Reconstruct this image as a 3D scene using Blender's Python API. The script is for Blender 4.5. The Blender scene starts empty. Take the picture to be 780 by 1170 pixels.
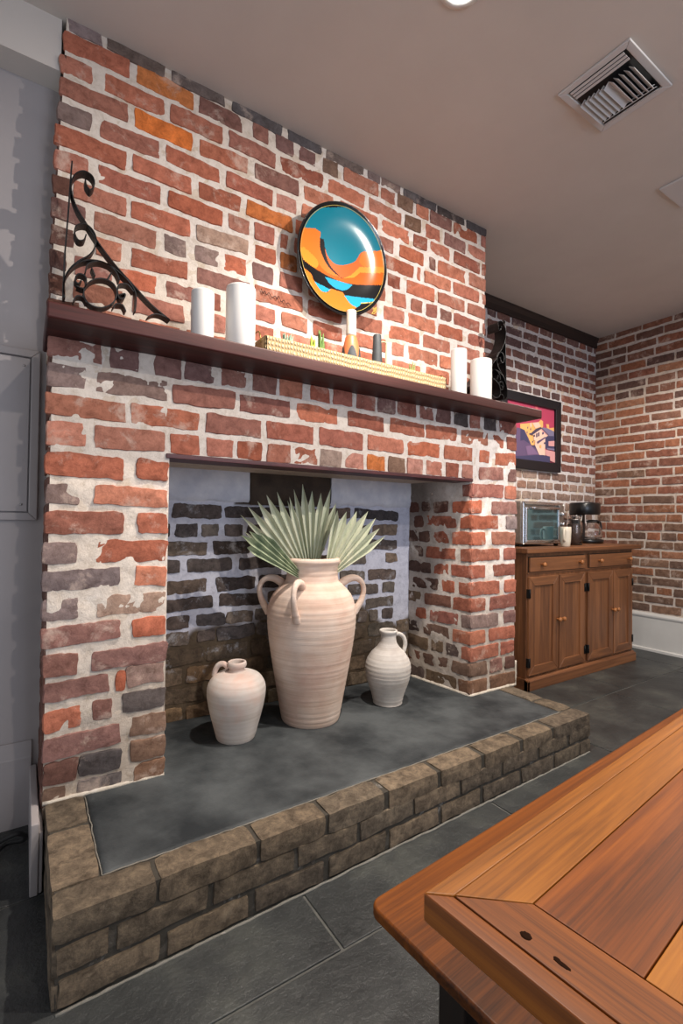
import bpy, bmesh, math, random
from mathutils import Vector, Matrix, noise
random.seed(7)
S = bpy.context.scene
COL = S.collection
PI = math.pi

# ------------------------------------------------------------------ camera
F, YAW, PITCH, ROLL, EYE = 551.0, math.radians(33.31), math.radians(.891), math.radians(.757), 1.063
ax = Vector((math.sin(YAW), math.cos(YAW), 0)); rt = Vector((math.cos(YAW), -math.sin(YAW), 0)); up = Vector((0, 0, 1))
A2 = ax*math.cos(PITCH) + up*math.sin(PITCH); U2 = up*math.cos(PITCH) - ax*math.sin(PITCH)
R3 = rt*math.cos(ROLL) + U2*math.sin(ROLL); U3 = U2*math.cos(ROLL) - rt*math.sin(ROLL)
CAM = Vector((0, 0, EYE))
def at(u, v, c, val):
    d = A2 + R3*((u-390)/F) + U3*((585-v)/F)
    i = 'xyz'.index(c)
    return CAM + d*((val-CAM[i])/d[i])
def x_at(u, y, z):
    k = (u-390)/F
    w = R3 - A2*k
    return -((y-CAM.y)*w.y + (z-CAM.z)*w.z)/w.x
def y_at(u, x, z):
    k = (u-390)/F
    w = R3 - A2*k
    return -(x*w.x + (z-CAM.z)*w.z)/w.y
cam = bpy.data.cameras.new('camera'); co = bpy.data.objects.new('camera', cam); COL.objects.link(co)
cam.sensor_fit = 'VERTICAL'; cam.sensor_height = 36; cam.lens = F*36/1170
cam.clip_start = .02
co.matrix_world = Matrix(((R3.x, U3.x, -A2.x, 0), (R3.y, U3.y, -A2.y, 0), (R3.z, U3.z, -A2.z, EYE), (0, 0, 0, 1)))
S.camera = co

# ------------------------------------------------------------------ helpers
def lin(c):
    return tuple((x/255/12.92 if x/255 <= .04045 else ((x/255+.055)/1.055)**2.4) for x in c)
def tag(o, label=None, cat=None, group=None, kind=None):
    if label: o['label'] = label
    if cat: o['category'] = cat
    if group: o['group'] = group
    if kind: o['kind'] = kind
    return o
def thing(name, label, cat, loc=(0, 0, 0), rz=0, group=None):
    o = bpy.data.objects.new(name, None); COL.objects.link(o)
    o.location = loc; o.rotation_euler = (0, 0, rz); o.empty_display_size = .05
    return tag(o, label, cat, group)
def obj(name, bm, mats, parent=None, smooth=False, bevel=0, seg=2):
    me = bpy.data.meshes.new(name)
    bmesh.ops.recalc_face_normals(bm, faces=bm.faces[:])
    bm.to_mesh(me); bm.free()
    for m in (mats if isinstance(mats, (list, tuple)) else [mats]): me.materials.append(m)
    o = bpy.data.objects.new(name, me); COL.objects.link(o)
    if parent: o.parent = parent
    if smooth:
        for p in me.polygons: p.use_smooth = True
    if bevel:
        b = o.modifiers.new('bevel', 'BEVEL'); b.width = bevel; b.segments = seg; b.limit_method = 'ANGLE'; b.angle_limit = .6
        for p in me.polygons: p.use_smooth = True
        w = o.modifiers.new('wn', 'WEIGHTED_NORMAL'); w.keep_sharp = True
    return o
def box(bm, x0, x1, y0, y1, z0, z1, mi=0, M=None):
    vs = [Vector((x, y, z)) for x in (x0, x1) for y in (y0, y1) for z in (z0, z1)]
    if M: vs = [M @ v for v in vs]
    v = [bm.verts.new(p) for p in vs]
    for f in ((0, 1, 3, 2), (4, 6, 7, 5), (0, 4, 5, 1), (2, 3, 7, 6), (0, 2, 6, 4), (1, 5, 7, 3)):
        fc = bm.faces.new([v[i] for i in f]); fc.material_index = mi
    return bm
def newbox(*a): return box(bmesh.new(), *a)
def lathe(bm, prof, n=48, c=(0, 0), cap0=True, cap1=True, mi=0, sx=1, sy=1):
    rings = []
    for r, z in prof:
        rings.append([bm.verts.new((c[0]+sx*r*math.cos(2*PI*i/n), c[1]+sy*r*math.sin(2*PI*i/n), z)) for i in range(n)])
    for a, b in zip(rings, rings[1:]):
        for i in range(n):
            f = bm.faces.new((a[i], a[(i+1) % n], b[(i+1) % n], b[i])); f.material_index = mi; f.smooth = True
    if cap0: bm.faces.new(rings[0][::-1]).material_index = mi
    if cap1: bm.faces.new(rings[-1]).material_index = mi
    return bm
def tube(bm, pts, r, n=10, flat=None, mi=0, closed=False):
    """swept round (or, with flat=(w, t, axis), rectangular) section along pts"""
    pts = [Vector(p) for p in pts]; rings = []; m = len(pts)
    up0 = Vector((0, 0, 1)); prev = None
    for i, p in enumerate(pts):
        t = (pts[(i+1) % m] - pts[i-1]) if closed else (pts[min(i+1, m-1)] - pts[max(i-1, 0)])
        t.normalize()
        if flat:
            w, th, axs = flat; b = Vector(axs).normalized(); nn = b.cross(t).normalized()
            rings.append([bm.verts.new(p + b*(w/2*sx) + nn*(th/2*sy)) for sx, sy in ((-1, -1), (1, -1), (1, 1), (-1, 1))])
        else:
            if prev is None:
                nrm = t.orthogonal().normalized()
            else:
                nrm = (prev - t*prev.dot(t)).normalized()
            prev = nrm; b = t.cross(nrm)
            rr = r[i] if isinstance(r, (list, tuple)) else r
            rings.append([bm.verts.new(p + (nrm*math.cos(2*PI*k/n) + b*math.sin(2*PI*k/n))*rr) for k in range(n)])
    k = len(rings[0])
    for i in range(m if closed else m-1):
        a, b = rings[i], rings[(i+1) % m]
        for j in range(k):
            f = bm.faces.new((a[j], a[(j+1) % k], b[(j+1) % k], b[j])); f.material_index = mi; f.smooth = not flat
    if not closed:
        bm.faces.new(rings[0][::-1]).material_index = mi; bm.faces.new(rings[-1]).material_index = mi
    return bm
def prism(bm, poly, axis, a, b, mi=0):
    """poly of 2-D points extruded along axis from a to b"""
    def P(p, t):
        return {'x': (t, p[0], p[1]), 'y': (p[0], t, p[1]), 'z': (p[0], p[1], t)}[axis]
    lo = [bm.verts.new(P(p, a)) for p in poly]; hi = [bm.verts.new(P(p, b)) for p in poly]
    n = len(poly)
    for i in range(n):
        bm.faces.new((lo[i], lo[(i+1) % n], hi[(i+1) % n], hi[i])).material_index = mi
    bm.faces.new(lo[::-1]).material_index = mi; bm.faces.new(hi).material_index = mi
    return bm
def spline(pts, n=8):
    pts = [Vector(p) for p in pts]; out = []
    for i in range(len(pts)-1):
        p0 = pts[max(i-1, 0)]; p1 = pts[i]; p2 = pts[i+1]; p3 = pts[min(i+2, len(pts)-1)]
        for k in range(n):
            t = k/n
            out.append(.5*((2*p1) + (p2-p0)*t + (2*p0-5*p1+4*p2-p3)*t*t + (3*p1-p0-3*p2+p3)*t**3))
    out.append(pts[-1]); return out

# ------------------------------------------------------------------ materials
def mat(name, color, rough=.6, metal=0, spec=.5):
    m = bpy.data.materials.new(name); m.use_nodes = True
    b = m.node_tree.nodes['Principled BSDF']
    b.inputs['Base Color'].default_value = (*lin(color), 1); b.inputs['Roughness'].default_value = rough
    b.inputs['Metallic'].default_value = metal; b.inputs['Specular IOR Level'].default_value = spec
    return m
def N(m, t, **k):
    n = m.node_tree.nodes.new(t)
    for a, b in k.items():
        if a in n.inputs: n.inputs[a].default_value = b
        else: setattr(n, a, b)
    return n
def L(m, a, ao, b, bi): m.node_tree.links.new(a.outputs[ao], b.inputs[bi])
def BS(m): return m.node_tree.nodes['Principled BSDF']
def coords(m, scale=(1, 1, 1), rot=(0, 0, 0)):
    tc = N(m, 'ShaderNodeTexCoord'); mp = N(m, 'ShaderNodeMapping')
    mp.inputs['Scale'].default_value = scale; mp.inputs['Rotation'].default_value = rot
    L(m, tc, 'Object', mp, 'Vector'); return mp
def ramp(m, stops):
    r = N(m, 'ShaderNodeValToRGB'); e = r.color_ramp.elements
    while len(e) < len(stops): e.new(.5)
    for el, (p, c) in zip(e, stops): el.position = p; el.color = (*lin(c), 1)
    return r
def noisy(name, c1, c2, scale=6, rough=.7, bump=.2, bscale=60, detail=6, sc=(1, 1, 1), lo=.35, hi=.65, metal=0, spec=.5, bdist=.004):
    m = mat(name, c1, rough, metal, spec); mp = coords(m, sc)
    n = N(m, 'ShaderNodeTexNoise', Scale=scale, Detail=detail, Roughness=.6); L(m, mp, 0, n, 'Vector')
    r = ramp(m, [(lo, c1), (hi, c2)]); L(m, n, 'Fac', r, 'Fac'); L(m, r, 'Color', BS(m), 'Base Color')
    if bump:
        n2 = N(m, 'ShaderNodeTexNoise', Scale=bscale, Detail=5, Roughness=.65); L(m, mp, 0, n2, 'Vector')
        b = N(m, 'ShaderNodeBump', Strength=bump, Distance=bdist); L(m, n2, 'Fac', b, 'Height'); L(m, b, 0, BS(m), 'Normal')
    return m
def wood(name, cols, axis='x', scale=1, rough=.35, rings=9, bump=.1, spec=.5, coat=0):
    m = mat(name, cols[0], rough, 0, spec)
    s = {'x': (.8, 15, 15), 'y': (15, .8, 15), 'z': (15, 15, .8)}[axis]
    mp = coords(m, tuple(a*scale for a in s))
    oi = N(m, 'ShaderNodeObjectInfo'); va = N(m, 'ShaderNodeVectorMath', operation='ADD')
    sc = N(m, 'ShaderNodeVectorMath', operation='SCALE'); sc.inputs['Scale'].default_value = 13
    cb = N(m, 'ShaderNodeCombineXYZ')
    for k in range(3): L(m, oi, 'Random', cb, k)
    L(m, cb, 0, sc, 0); L(m, mp, 0, va, 0); L(m, sc, 0, va, 1)
    n = N(m, 'ShaderNodeTexNoise', Scale=1.1, Detail=7, Roughness=.62, Distortion=.7); L(m, va, 0, n, 'Vector')
    w = N(m, 'ShaderNodeMath', operation='MULTIPLY'); w.inputs[1].default_value = rings; L(m, n, 'Fac', w, 0)
    fr = N(m, 'ShaderNodeMath', operation='PINGPONG'); fr.inputs[1].default_value = 1; L(m, w, 0, fr, 0)
    vs_ = N(m, 'ShaderNodeVectorMath', operation='MULTIPLY'); vs_.inputs[1].default_value = {'x': (1.2, 7, 7), 'y': (7, 1.2, 7), 'z': (7, 7, 1.2)}[axis]; L(m, va, 0, vs_, 0)
    n3 = N(m, 'ShaderNodeTexNoise', Scale=1.6, Detail=6, Roughness=.7); L(m, vs_, 0, n3, 'Vector')
    mx = N(m, 'ShaderNodeMix'); mx.inputs['Factor'].default_value = .6
    L(m, fr, 0, mx, 'A'); L(m, n3, 'Fac', mx, 'B')
    n4 = N(m, 'ShaderNodeTexNoise', Scale=.35, Detail=2); L(m, va, 0, n4, 'Vector')
    mx2 = N(m, 'ShaderNodeMix'); mx2.inputs['Factor'].default_value = .4
    L(m, mx, 'Result', mx2, 'A'); L(m, n4, 'Fac', mx2, 'B')
    k = len(cols); r = ramp(m, [(.28+.42*i/(k-1), c) for i, c in enumerate(cols)])
    L(m, mx2, 'Result', r, 'Fac'); L(m, r, 'Color', BS(m), 'Base Color')
    b = N(m, 'ShaderNodeBump', Strength=bump, Distance=.002); L(m, mx, 'Result', b, 'Height'); L(m, b, 0, BS(m), 'Normal')
    if coat: BS(m).inputs['Coat Weight'].default_value = coat; BS(m).inputs['Coat Roughness'].default_value = .15
    return m

def brick_material(name, smear=(214, 203, 188), amount=.5, bump=.55, mott=((120, 116, 112), (188, 188, 188), (236, 230, 226)), thr=.60):
    """base colour from the per-brick colour attribute, mottled, with lime smears"""
    m = mat(name, (150, 90, 70), .92, 0, .25); mp = coords(m)
    a = N(m, 'ShaderNodeAttribute', attribute_name='col')
    n = N(m, 'ShaderNodeTexNoise', Scale=26, Detail=10, Roughness=.78, Distortion=.4); L(m, mp, 0, n, 'Vector')
    r = ramp(m, [(.30, mott[0]), (.5, mott[1]), (.70, mott[2])]); L(m, n, 'Fac', r, 'Fac')
    mu = N(m, 'ShaderNodeMix', data_type='RGBA', blend_type='MULTIPLY'); mu.inputs['Factor'].default_value = 1
    L(m, a, 'Color', mu, 'A'); L(m, r, 'Color', mu, 'B')
    ga = N(m, 'ShaderNodeMix', data_type='RGBA', blend_type='MULTIPLY'); ga.inputs['Factor'].default_value = 1
    ga.inputs['B'].default_value = (1.75, 1.75, 1.75, 1); L(m, mu, 'Result', ga, 'A')
    n2 = N(m, 'ShaderNodeTexNoise', Scale=9, Detail=9, Roughness=.72, Distortion=.3); L(m, mp, 0, n2, 'Vector')
    th = N(m, 'ShaderNodeMapRange'); th.inputs['From Min'].default_value = thr; th.inputs['From Max'].default_value = thr+.12
    th.inputs['To Max'].default_value = amount; L(m, n2, 'Fac', th, 'Value')
    mx = N(m, 'ShaderNodeMix', data_type='RGBA'); mx.inputs['B'].default_value = (*lin(smear), 1)
    L(m, th, 0, mx, 'Factor'); L(m, ga, 'Result', mx, 'A'); L(m, mx, 'Result', BS(m), 'Base Color')
    nb = N(m, 'ShaderNodeTexNoise', Scale=48, Detail=9, Roughness=.75); L(m, mp, 0, nb, 'Vector')
    b = N(m, 'ShaderNodeBump', Strength=bump, Distance=.006); L(m, nb, 'Fac', b, 'Height'); L(m, b, 0, BS(m), 'Normal')
    return m
M_brick = brick_material('old_brick', (206, 184, 168), .55, .6, ((140, 132, 128), (192, 190, 190), (228, 228, 228)), .55)
M_mortar = brick_material('lime_mortar', (232, 228, 222), .35, .8, ((168, 162, 154), (196, 195, 194), (208, 208, 208)))
M_hbrick = brick_material('hearth_brick', (150, 138, 120), .5, .9, ((96, 92, 90), (178, 178, 178), (240, 238, 232)))
M_slate = noisy('hearth_slate', (37, 41, 44), (78, 82, 84), 4.2, .6, .5, 26, 10, spec=.3, bdist=.006)
M_ceil = noisy('ceiling_paint', (202, 194, 186), (196, 188, 180), 2, .85, .1, 120, spec=.2)
M_wallp = noisy('grey_wall_paint', (160, 153, 152), (152, 146, 146), 2, .6, .05, 90, spec=.3)
M_white = noisy('white_trim_paint', (205, 204, 200), (196, 194, 190), 3, .45, .05, 60)
M_mantel = wood('mantel_wood', [(38, 15, 13), (58, 24, 21), (78, 35, 31)], 'x', 1, .5, 7, .12, .3)
M_crown = wood('dark_trim_wood', [(28, 18, 14), (46, 30, 24)], 'x', 1, .6)
M_tableX = wood('table_wood_x', [(80, 44, 12), (132, 78, 22), (158, 98, 30), (178, 120, 46)], 'x', 1.2, .42, 4, .06, .3, 0)
M_tableX2 = wood('table_wood_red', [(56, 29, 12), (106, 54, 16), (134, 72, 18), (154, 94, 34)], 'x', 1.2, .42, 4, .06, .3, 0)
M_tableY = wood('table_wood_y', [(66, 34, 14), (118, 64, 20), (146, 84, 26), (166, 106, 44)], 'y', 1.2, .42, 4, .06, .3, 0)
M_bench = wood('bench_wood', [(58, 29, 8), (100, 52, 12), (126, 68, 14), (146, 86, 24)], 'x', 1.0, .45, 4, .06, .25, 0)
M_leg = wood('dark_leg_wood', [(22, 13, 8), (38, 22, 13)], 'z', 1, .5)
M_cabX = wood('pine_x', [(72, 42, 25), (122, 78, 48), (150, 102, 66)], 'x', 1., .45, 4, .08)
M_cabZ = wood('pine_z', [(72, 42, 25), (122, 78, 48), (150, 102, 66)], 'z', 1., .45, 4, .08)
M_knob = wood('knob_wood', [(130, 78, 40), (168, 110, 62)], 'z', 2, .35)
M_iron = noisy('black_iron', (16, 16, 17), (30, 30, 32), 30, .45, .3, 120, metal=.6)
M_wax = mat('white_wax', (212, 210, 206), .5); BS(M_wax).inputs['Subsurface Weight'].default_value = .15
BS(M_wax).inputs['Subsurface Radius'].default_value = (.02, .018, .015)
M_black = mat('black_plastic', (14, 15, 17), .3)
M_wick = mat('wick', (40, 36, 32), .9)
M_chrome = mat('chrome', (205, 208, 212), .18, 1)
M_steel = noisy('brushed_steel', (160, 158, 156), (184, 182, 180), 40, .35, 0, metal=1)
M_glass = mat('clear_glass', (255, 255, 255), .02); BS(M_glass).inputs['Transmission Weight'].default_value = 1; BS(M_glass).inputs['IOR'].default_value = 1.45
M_oven_glass = mat('oven_door_glass', (112, 146, 156), .05, .85)
M_rubber = mat('black_rubber', (20, 20, 20), .7)

# ------------------------------------------------------------------ bricks
def put_col(bm):
    return bm.verts.layers.float_color.get('col') or bm.verts.layers.float_color.new('col')
class Frame:
    """a wall plane: origin, horizontal axis, up axis, outward normal"""
    def __init__(s, o, u, n, v=(0, 0, 1)): s.o = Vector(o); s.u = Vector(u).normalized(); s.v = Vector(v).normalized(); s.n = Vector(n).normalized()
    def p(s, a, b, c): return s.o + s.u*a + s.v*b + s.n*c
SEED = [0]
def brick(bm, fr, u0, u1, v0, v1, d, col, rough=1.0, mi=1, tilt=None):
    lay = put_col(bm); SEED[0] += 1
    off = Vector((SEED[0]*3.17 % 91, SEED[0]*1.31 % 57, SEED[0]*.77 % 23))
    w, h = u1-u0, v1-v0
    u0 -= .0025; u1 += .0025; v0 -= .0025; v1 += .0025; w += .005; h += .005
    e = min(.0035, w*.2, h*.2)
    nu = max(3, int(w/.013)); nv = max(3, int(h/.0115))
    us = [0, e] + [e + (w-2*e)*i/nu for i in range(1, nu)] + [w-e, w]
    vs = [0, e] + [e + (h-2*e)*i/nv for i in range(1, nv)] + [h-e, h]
    sl = random.uniform(-.035, .035)*rough if tilt is None else tilt
    g = []
    cl = (*col, 1)
    for i, a in enumerate(us):
        row = []
        for j, b in enumerate(vs):
            P = Vector((a*18, b*18, 0)) + off
            du = noise.noise(P)*.006*rough; dv = noise.noise(P + Vector((31, 7, 3)))*.0045*rough
            du += noise.noise(P*3.5)*.0025*rough; dv += noise.noise(P*3.5 + Vector((5, 9, 1)))*.003*rough
            ei = i in (0, len(us)-1); ej = j in (0, len(vs)-1)
            ca = min(a, w-a); cb = min(b, h-b); rc = .007*rough
            if ca < rc and cb < rc:      # round the corners
                k = (rc-ca)*(rc-cb)/rc*.45
                du += k if a < w/2 else -k; dv += k if b < h/2 else -k
            if ei or ej: dep = -.005
            else: dep = d + noise.noise(P*1.2 + Vector((0, 0, 11)))*.003*rough + noise.noise(P*5)*.0012*rough
            if not (ei or ej) and (i in (1, len(us)-2) or j in (1, len(vs)-2)): dep -= .0015
            x = bm.verts.new(fr.p(u0+a+du, v0+b+dv+sl*(a-w/2), dep)); x[lay] = cl; row.append(x)
        g.append(row)
    for i in range(len(us)-1):
        for j in range(len(vs)-1):
            f = bm.faces.new((g[i][j], g[i+1][j], g[i+1][j+1], g[i][j+1])); f.material_index = mi; f.smooth = True
    m_, n_ = len(us)-1, len(vs)-1
    for i in range(1, m_-1):
        for j in (1, n_-1): bm.edges.get((g[i][j], g[i+1][j])).smooth = False
    for j in range(1, n_-1):
        for i in (1, m_-1): bm.edges.get((g[i][j], g[i][j+1])).smooth = False
def mortar(bm, fr, u0, u1, v0, v1, colf, res=.022, amp=.003, base=.001, mi=0, left=None, right=None):
    lay = put_col(bm); nu = max(2, int((u1-u0)/res)); nv = max(2, int((v1-v0)/res)); g = []
    for i in range(nu+1):
        row = []
        for j in range(nv+1):
            b = v0 + (v1-v0)*j/nv
            l = left(b) if left else u0; r = right(b) if right else u1
            a = l + (r-l)*i/nu
            edge = i in (0, nu) or j in (0, nv)
            q = fr.p(a, b, 0)
            dep = base + noise.noise(q*17)*amp + noise.noise(q*48)*amp*.5
            if edge: dep = .0012
            x = bm.verts.new(fr.p(a, b, dep)); c = colf(a, b, q); x[lay] = (*c, 1); row.append(x)
        g.append(row)
    for i in range(nu):
        for j in range(nv):
            f = bm.faces.new((g[i][j], g[i+1][j], g[i+1][j+1], g[i][j+1])); f.material_index = mi; f.smooth = True
def core(bm, x0, x1, y0, y1, z0, z1, col=(208, 194, 178), mi=0, poly=None):
    lay = put_col(bm); n0 = len(bm.verts)
    if poly: prism(bm, poly, 'y', y0, y1, mi)
    else: box(bm, x0, x1, y0, y1, z0, z1, mi)
    bm.verts.ensure_lookup_table()
    for v in bm.verts[n0:]: v[lay] = (*lin(col), 1)
def mixc(a, b, t): return tuple(x+(y-x)*t for x, y in zip(a, b))
PAL_red = [(166, 106, 86), (162, 100, 80), (172, 112, 92), (152, 96, 82), (170, 104, 80), (160, 108, 94), (150, 92, 76), (172, 114, 92)]
PAL_dull = [(134, 94, 80), (120, 86, 76), (142, 104, 90), (128, 84, 70), (112, 84, 78)]
NAMED = dict(o=(184, 110, 62), O=(196, 108, 52), g=(138, 118, 112), G=(104, 94, 90), t=(168, 140, 122), d=(104, 72, 62), m=(134, 98, 90),
             b=(120, 94, 78), r=(164, 98, 76), k=(92, 84, 82), p=(176, 122, 104))
def bcol(code=None, pal=PAL_red):
    c = NAMED[code] if code else random.choice(pal)
    f = random.uniform(.9, 1.1); h = random.uniform(-.04, .04)
    return lin((max(0, min(255, c[0]*f*(1+h))), min(255, c[1]*f), min(255, c[2]*f*(1-h))))
def rows_from(bm, fr_y, specs, H=.068, pal=PAL_red, x_off=0, d=(.003, .008), rough=1.0, right_lim=None, left_lim=None):
    """specs: (z, [(u0, u1[, colour code[, dz[, h]]]), ...]) on the plane y = fr_y; returns the last colour of each row"""
    fr = Frame((0, fr_y, 0), (1, 0, 0), (0, -1, 0)); last = []
    for z, bl in specs:
        c = None
        for b in bl:
            z1 = z + (b[3] if len(b) > 3 else 0); h = (b[4] if len(b) > 4 else H)
            x0 = x_at(b[0], fr_y, z1); x1 = x_at(b[1], fr_y, z1)
            if right_lim is not None: x1 = min(x1, right_lim)
            c = bcol(b[2] if len(b) > 2 and b[2] else None, pal)
            hh = h*random.uniform(.93, 1.06)
            brick(bm, fr, x0, x1, z1-hh/2, z1+hh/2, random.uniform(*d), c, rough)
        last.append(c)
    return last
def field(bm, fr, length, rows, lens=(.2, .235), head=.15, joint=.014, h=.062, pal=PAL_red, d=(.004, .009), rough=.8, phase=0, colf=None, headrows=()):
    """irregular running bond: rows is the list of course centres"""
    for i, z in enumerate(rows):
        u = -random.uniform(0, .1) - (.11 if (i+phase) % 2 else 0)
        while u < length:
            w = random.uniform(*lens)
            if i in headrows or random.random() < head: w = random.uniform(.085, .115)
            a, b = max(u, .002), min(u+w, length-.002)
            if b-a > .03:
                c = colf(a, z) if colf else bcol(None, pal)
                hh = h*random.uniform(.94, 1.05)
                brick(bm, fr, a, b, z-hh/2, z+hh/2, random.uniform(*d), c, rough)
            u += w + joint*random.uniform(.7, 1.5)

# ================================================================== THE ROOM
ZC = 2.765
XR, YB = 4.40, 2.436
def struct(name, bm, m, **k):
    o = obj(name, bm, m, **k); o['kind'] = 'structure'; return o

# floor: big slate tiles with pale grout, in the mesh's material
m = M_floor = mat('slate_floor', (60, 64, 62), .42, 0, .45); mp = coords(m)
n = N(m, 'ShaderNodeTexNoise', Scale=3.5, Detail=9, Roughness=.65); L(m, mp, 0, n, 'Vector')
r = ramp(m, [(.3, (34, 36, 37)), (.5, (52, 54, 54)), (.7, (76, 78, 74))]); L(m, n, 'Fac', r, 'Fac'); L(m, r, 'Color', BS(m), 'Base Color')
n2 = N(m, 'ShaderNodeTexNoise', Scale=14, Detail=8, Roughness=.7); L(m, mp, 0, n2, 'Vector')
b = N(m, 'ShaderNodeBump', Strength=.6, Distance=.012); L(m, n2, 'Fac', b, 'Height'); L(m, b, 0, BS(m), 'Normal')
M_grout = noisy('floor_grout', (58, 58, 56), (92, 92, 88), 9, .9, .4, 80)
bm = bmesh.new()
box(bm, -.6, 5.2, -3.0, 2.6, -.12, -.004, 1)
ys = [-2.2, -1.6, -.6, .2, 1.0, 1.6, 2.2, 2.6]
for j in range(len(ys)-1):
    y0, y1 = ys[j]+.004, ys[j+1]-.004
    x = -1.2 + [.5, .15, .4, .45, .7, .66, .9][j] - .6
    sp = [.6, .9, .7]
    k = 0
    cuts = []
    if j == 4: cuts = [.68, 1.5, 2.3, 3.1, 3.95]
    elif j == 3: cuts = [.35, 1.1, 2.0, 2.9, 3.8]
    elif j == 5: cuts = [.2, 1.1, 2.0, 3.25, 4.1]
    else: cuts = [.0+.3*(j % 2)+.85*q for q in range(6)]
    cuts = [-.6] + cuts + [5.2]
    for a, c in zip(cuts, cuts[1:]):
        if c-a > .05:
            dz = random.uniform(-.001, .001)
            box(bm, a+.004, c-.004, y0, y1, -.05, dz, 0)
struct('floor', bm, [M_floor, M_grout], bevel=.003)

# ceiling with the lower soffit left of the chimney
struct('ceiling', newbox(-1.2, 5.2, -3.0, 2.6, ZC, ZC+.1), M_ceil)
struct('trim_1', newbox(-1.2, .075, 1.90, 2.2, 2.585, ZC), M_ceil)
# left wall behind the access panel
bm = newbox(-1.2, .09, 2.0, 2.12, 0, 2.6)
struct('wall_left', bm, M_wallp)
bm = bmesh.new()
prism(bm, [(1.982, 0), (2.0, 0), (2.0, .285), (1.992, .285), (1.988, .262), (1.984, .235), (1.982, .23)], 'x', -1.2, .036)
struct('baseboard_left', bm, M_wallp)
bm = bmesh.new()
box(bm, .032, .052, 1.60, 1.99, 0, .20); box(bm, .052, .062, 1.606, 1.99, 0, .17)
struct('trim_2', bm, M_wallp, bevel=.003)

# brick wall at the back (behind the cabinet) and brick wall on the right
def mort_back(a, b, q):
    t = noise.noise(q*2.2)*.5+.5
    return mixc(lin((198, 190, 186)), lin((222, 220, 222)), t)
bm = bmesh.new(); put_col(bm)
fr = Frame((2.1, YB, 0), (1, 0, 0), (0, -1, 0))
core(bm, 2.1, XR+.1, YB, YB+.12, 0, ZC)
mortar(bm, fr, .05, XR-2.1, .7, 2.70, mort_back, .03)
rws = [2.655-.0862*i for i in range(15)] + [2.655-.0862*14-.083*i for i in range(1, 9)]
def cback(a, z):
    q = Vector((a*1.7, z*1.7, 3)); t = noise.noise(q)
    if z < 1.5:
        c = random.choice([(150, 130, 118), (138, 116, 104), (162, 138, 124), (128, 104, 94), (146, 112, 96)])
    elif a < 1.65 and z > 2.0: c = random.choice([(112, 84, 78), (120, 88, 80), (104, 82, 80), (134, 92, 80)])
    else: c = random.choice([(140, 92, 78), (126, 86, 76), (148, 98, 82), (118, 88, 82), (134, 100, 90)])
    return lin(c)
field(bm, fr, XR-2.1, rws, (.15, .2), .3, .02, .058, colf=cback, rough=1.2, headrows=(15, 17, 18))
struct('wall_back', bm, [M_mortar, M_brick])
bm = bmesh.new(); put_col(bm)
fr = Frame((XR, YB, 0), (0, -1, 0), (-1, 0, 0))
core(bm, XR, XR+.1, -3.0, YB+.1, 0, ZC)
def mort_right(a, b, q):
    t = noise.noise(q*2.5)*.5+.5
    return mixc(lin((196, 180, 164)), lin((214, 206, 200)), t)
mortar(bm, fr, .0, 1.5, .25, ZC, mort_right, .03)
rws = [2.754-.0803*i for i in range(10)] ; rws += [2.031-.0768*i for i in range(1, 12)]; rws += [1.184-.0753*i for i in range(1, 12)]
def cright(a, z):
    t = (z-.35)/2.3 + random.uniform(-.25, .25)
    if t < .35: c = random.choice([(128, 100, 82), (116, 92, 78), (138, 108, 88), (110, 88, 76), (146, 100, 74)])
    elif t < .75: c = random.choice([(158, 106, 80), (148, 98, 76), (142, 94, 76), (134, 92, 76), (162, 116, 90)])
    else: c = random.choice([(114, 84, 72), (128, 90, 74), (104, 80, 72), (134, 98, 82), (140, 94, 74)])
    return lin(c)
field(bm, fr, 1.5, rws, (.2, .235), .1, .013, .058, colf=cright, rough=.75, headrows=(7, 23))
struct('wall_right', bm, [M_mortar, M_brick])
bm = bmesh.new()
prism(bm, [(YB, 2.675), (YB, ZC), (YB-.035, ZC), (YB-.035, 2.745), (YB-.02, 2.72), (YB-.02, 2.675)], 'x', 2.1, XR-.012)
struct('trim_3', bm, M_crown)
bm = bmesh.new()
prism(bm, [(XR, 0), (XR, .315), (XR-.01, .315), (XR-.022, .296), (XR-.022, .285), (XR-.016, .27), (XR-.016, .025), (XR-.03, .018), (XR-.03, 0)], 'y', -3.0, YB)
struct('baseboard_right', bm, M_white)

# ================================================================== THE FIREPLACE
YF, YU, YBK = 1.70, 1.885, 2.12
fire = thing('fireplace', 'old red brick fireplace with open firebox, dark wooden mantel and raised hearth', 'fireplace', (0, 0, 0))
def mort_front(a, b, q):
    t = noise.noise(q*1.6)*.5+.5
    c = mixc(lin((216, 202, 186)), lin((224, 218, 214)), min(1, max(0, t+.25*(a-1))))
    return c
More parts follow.
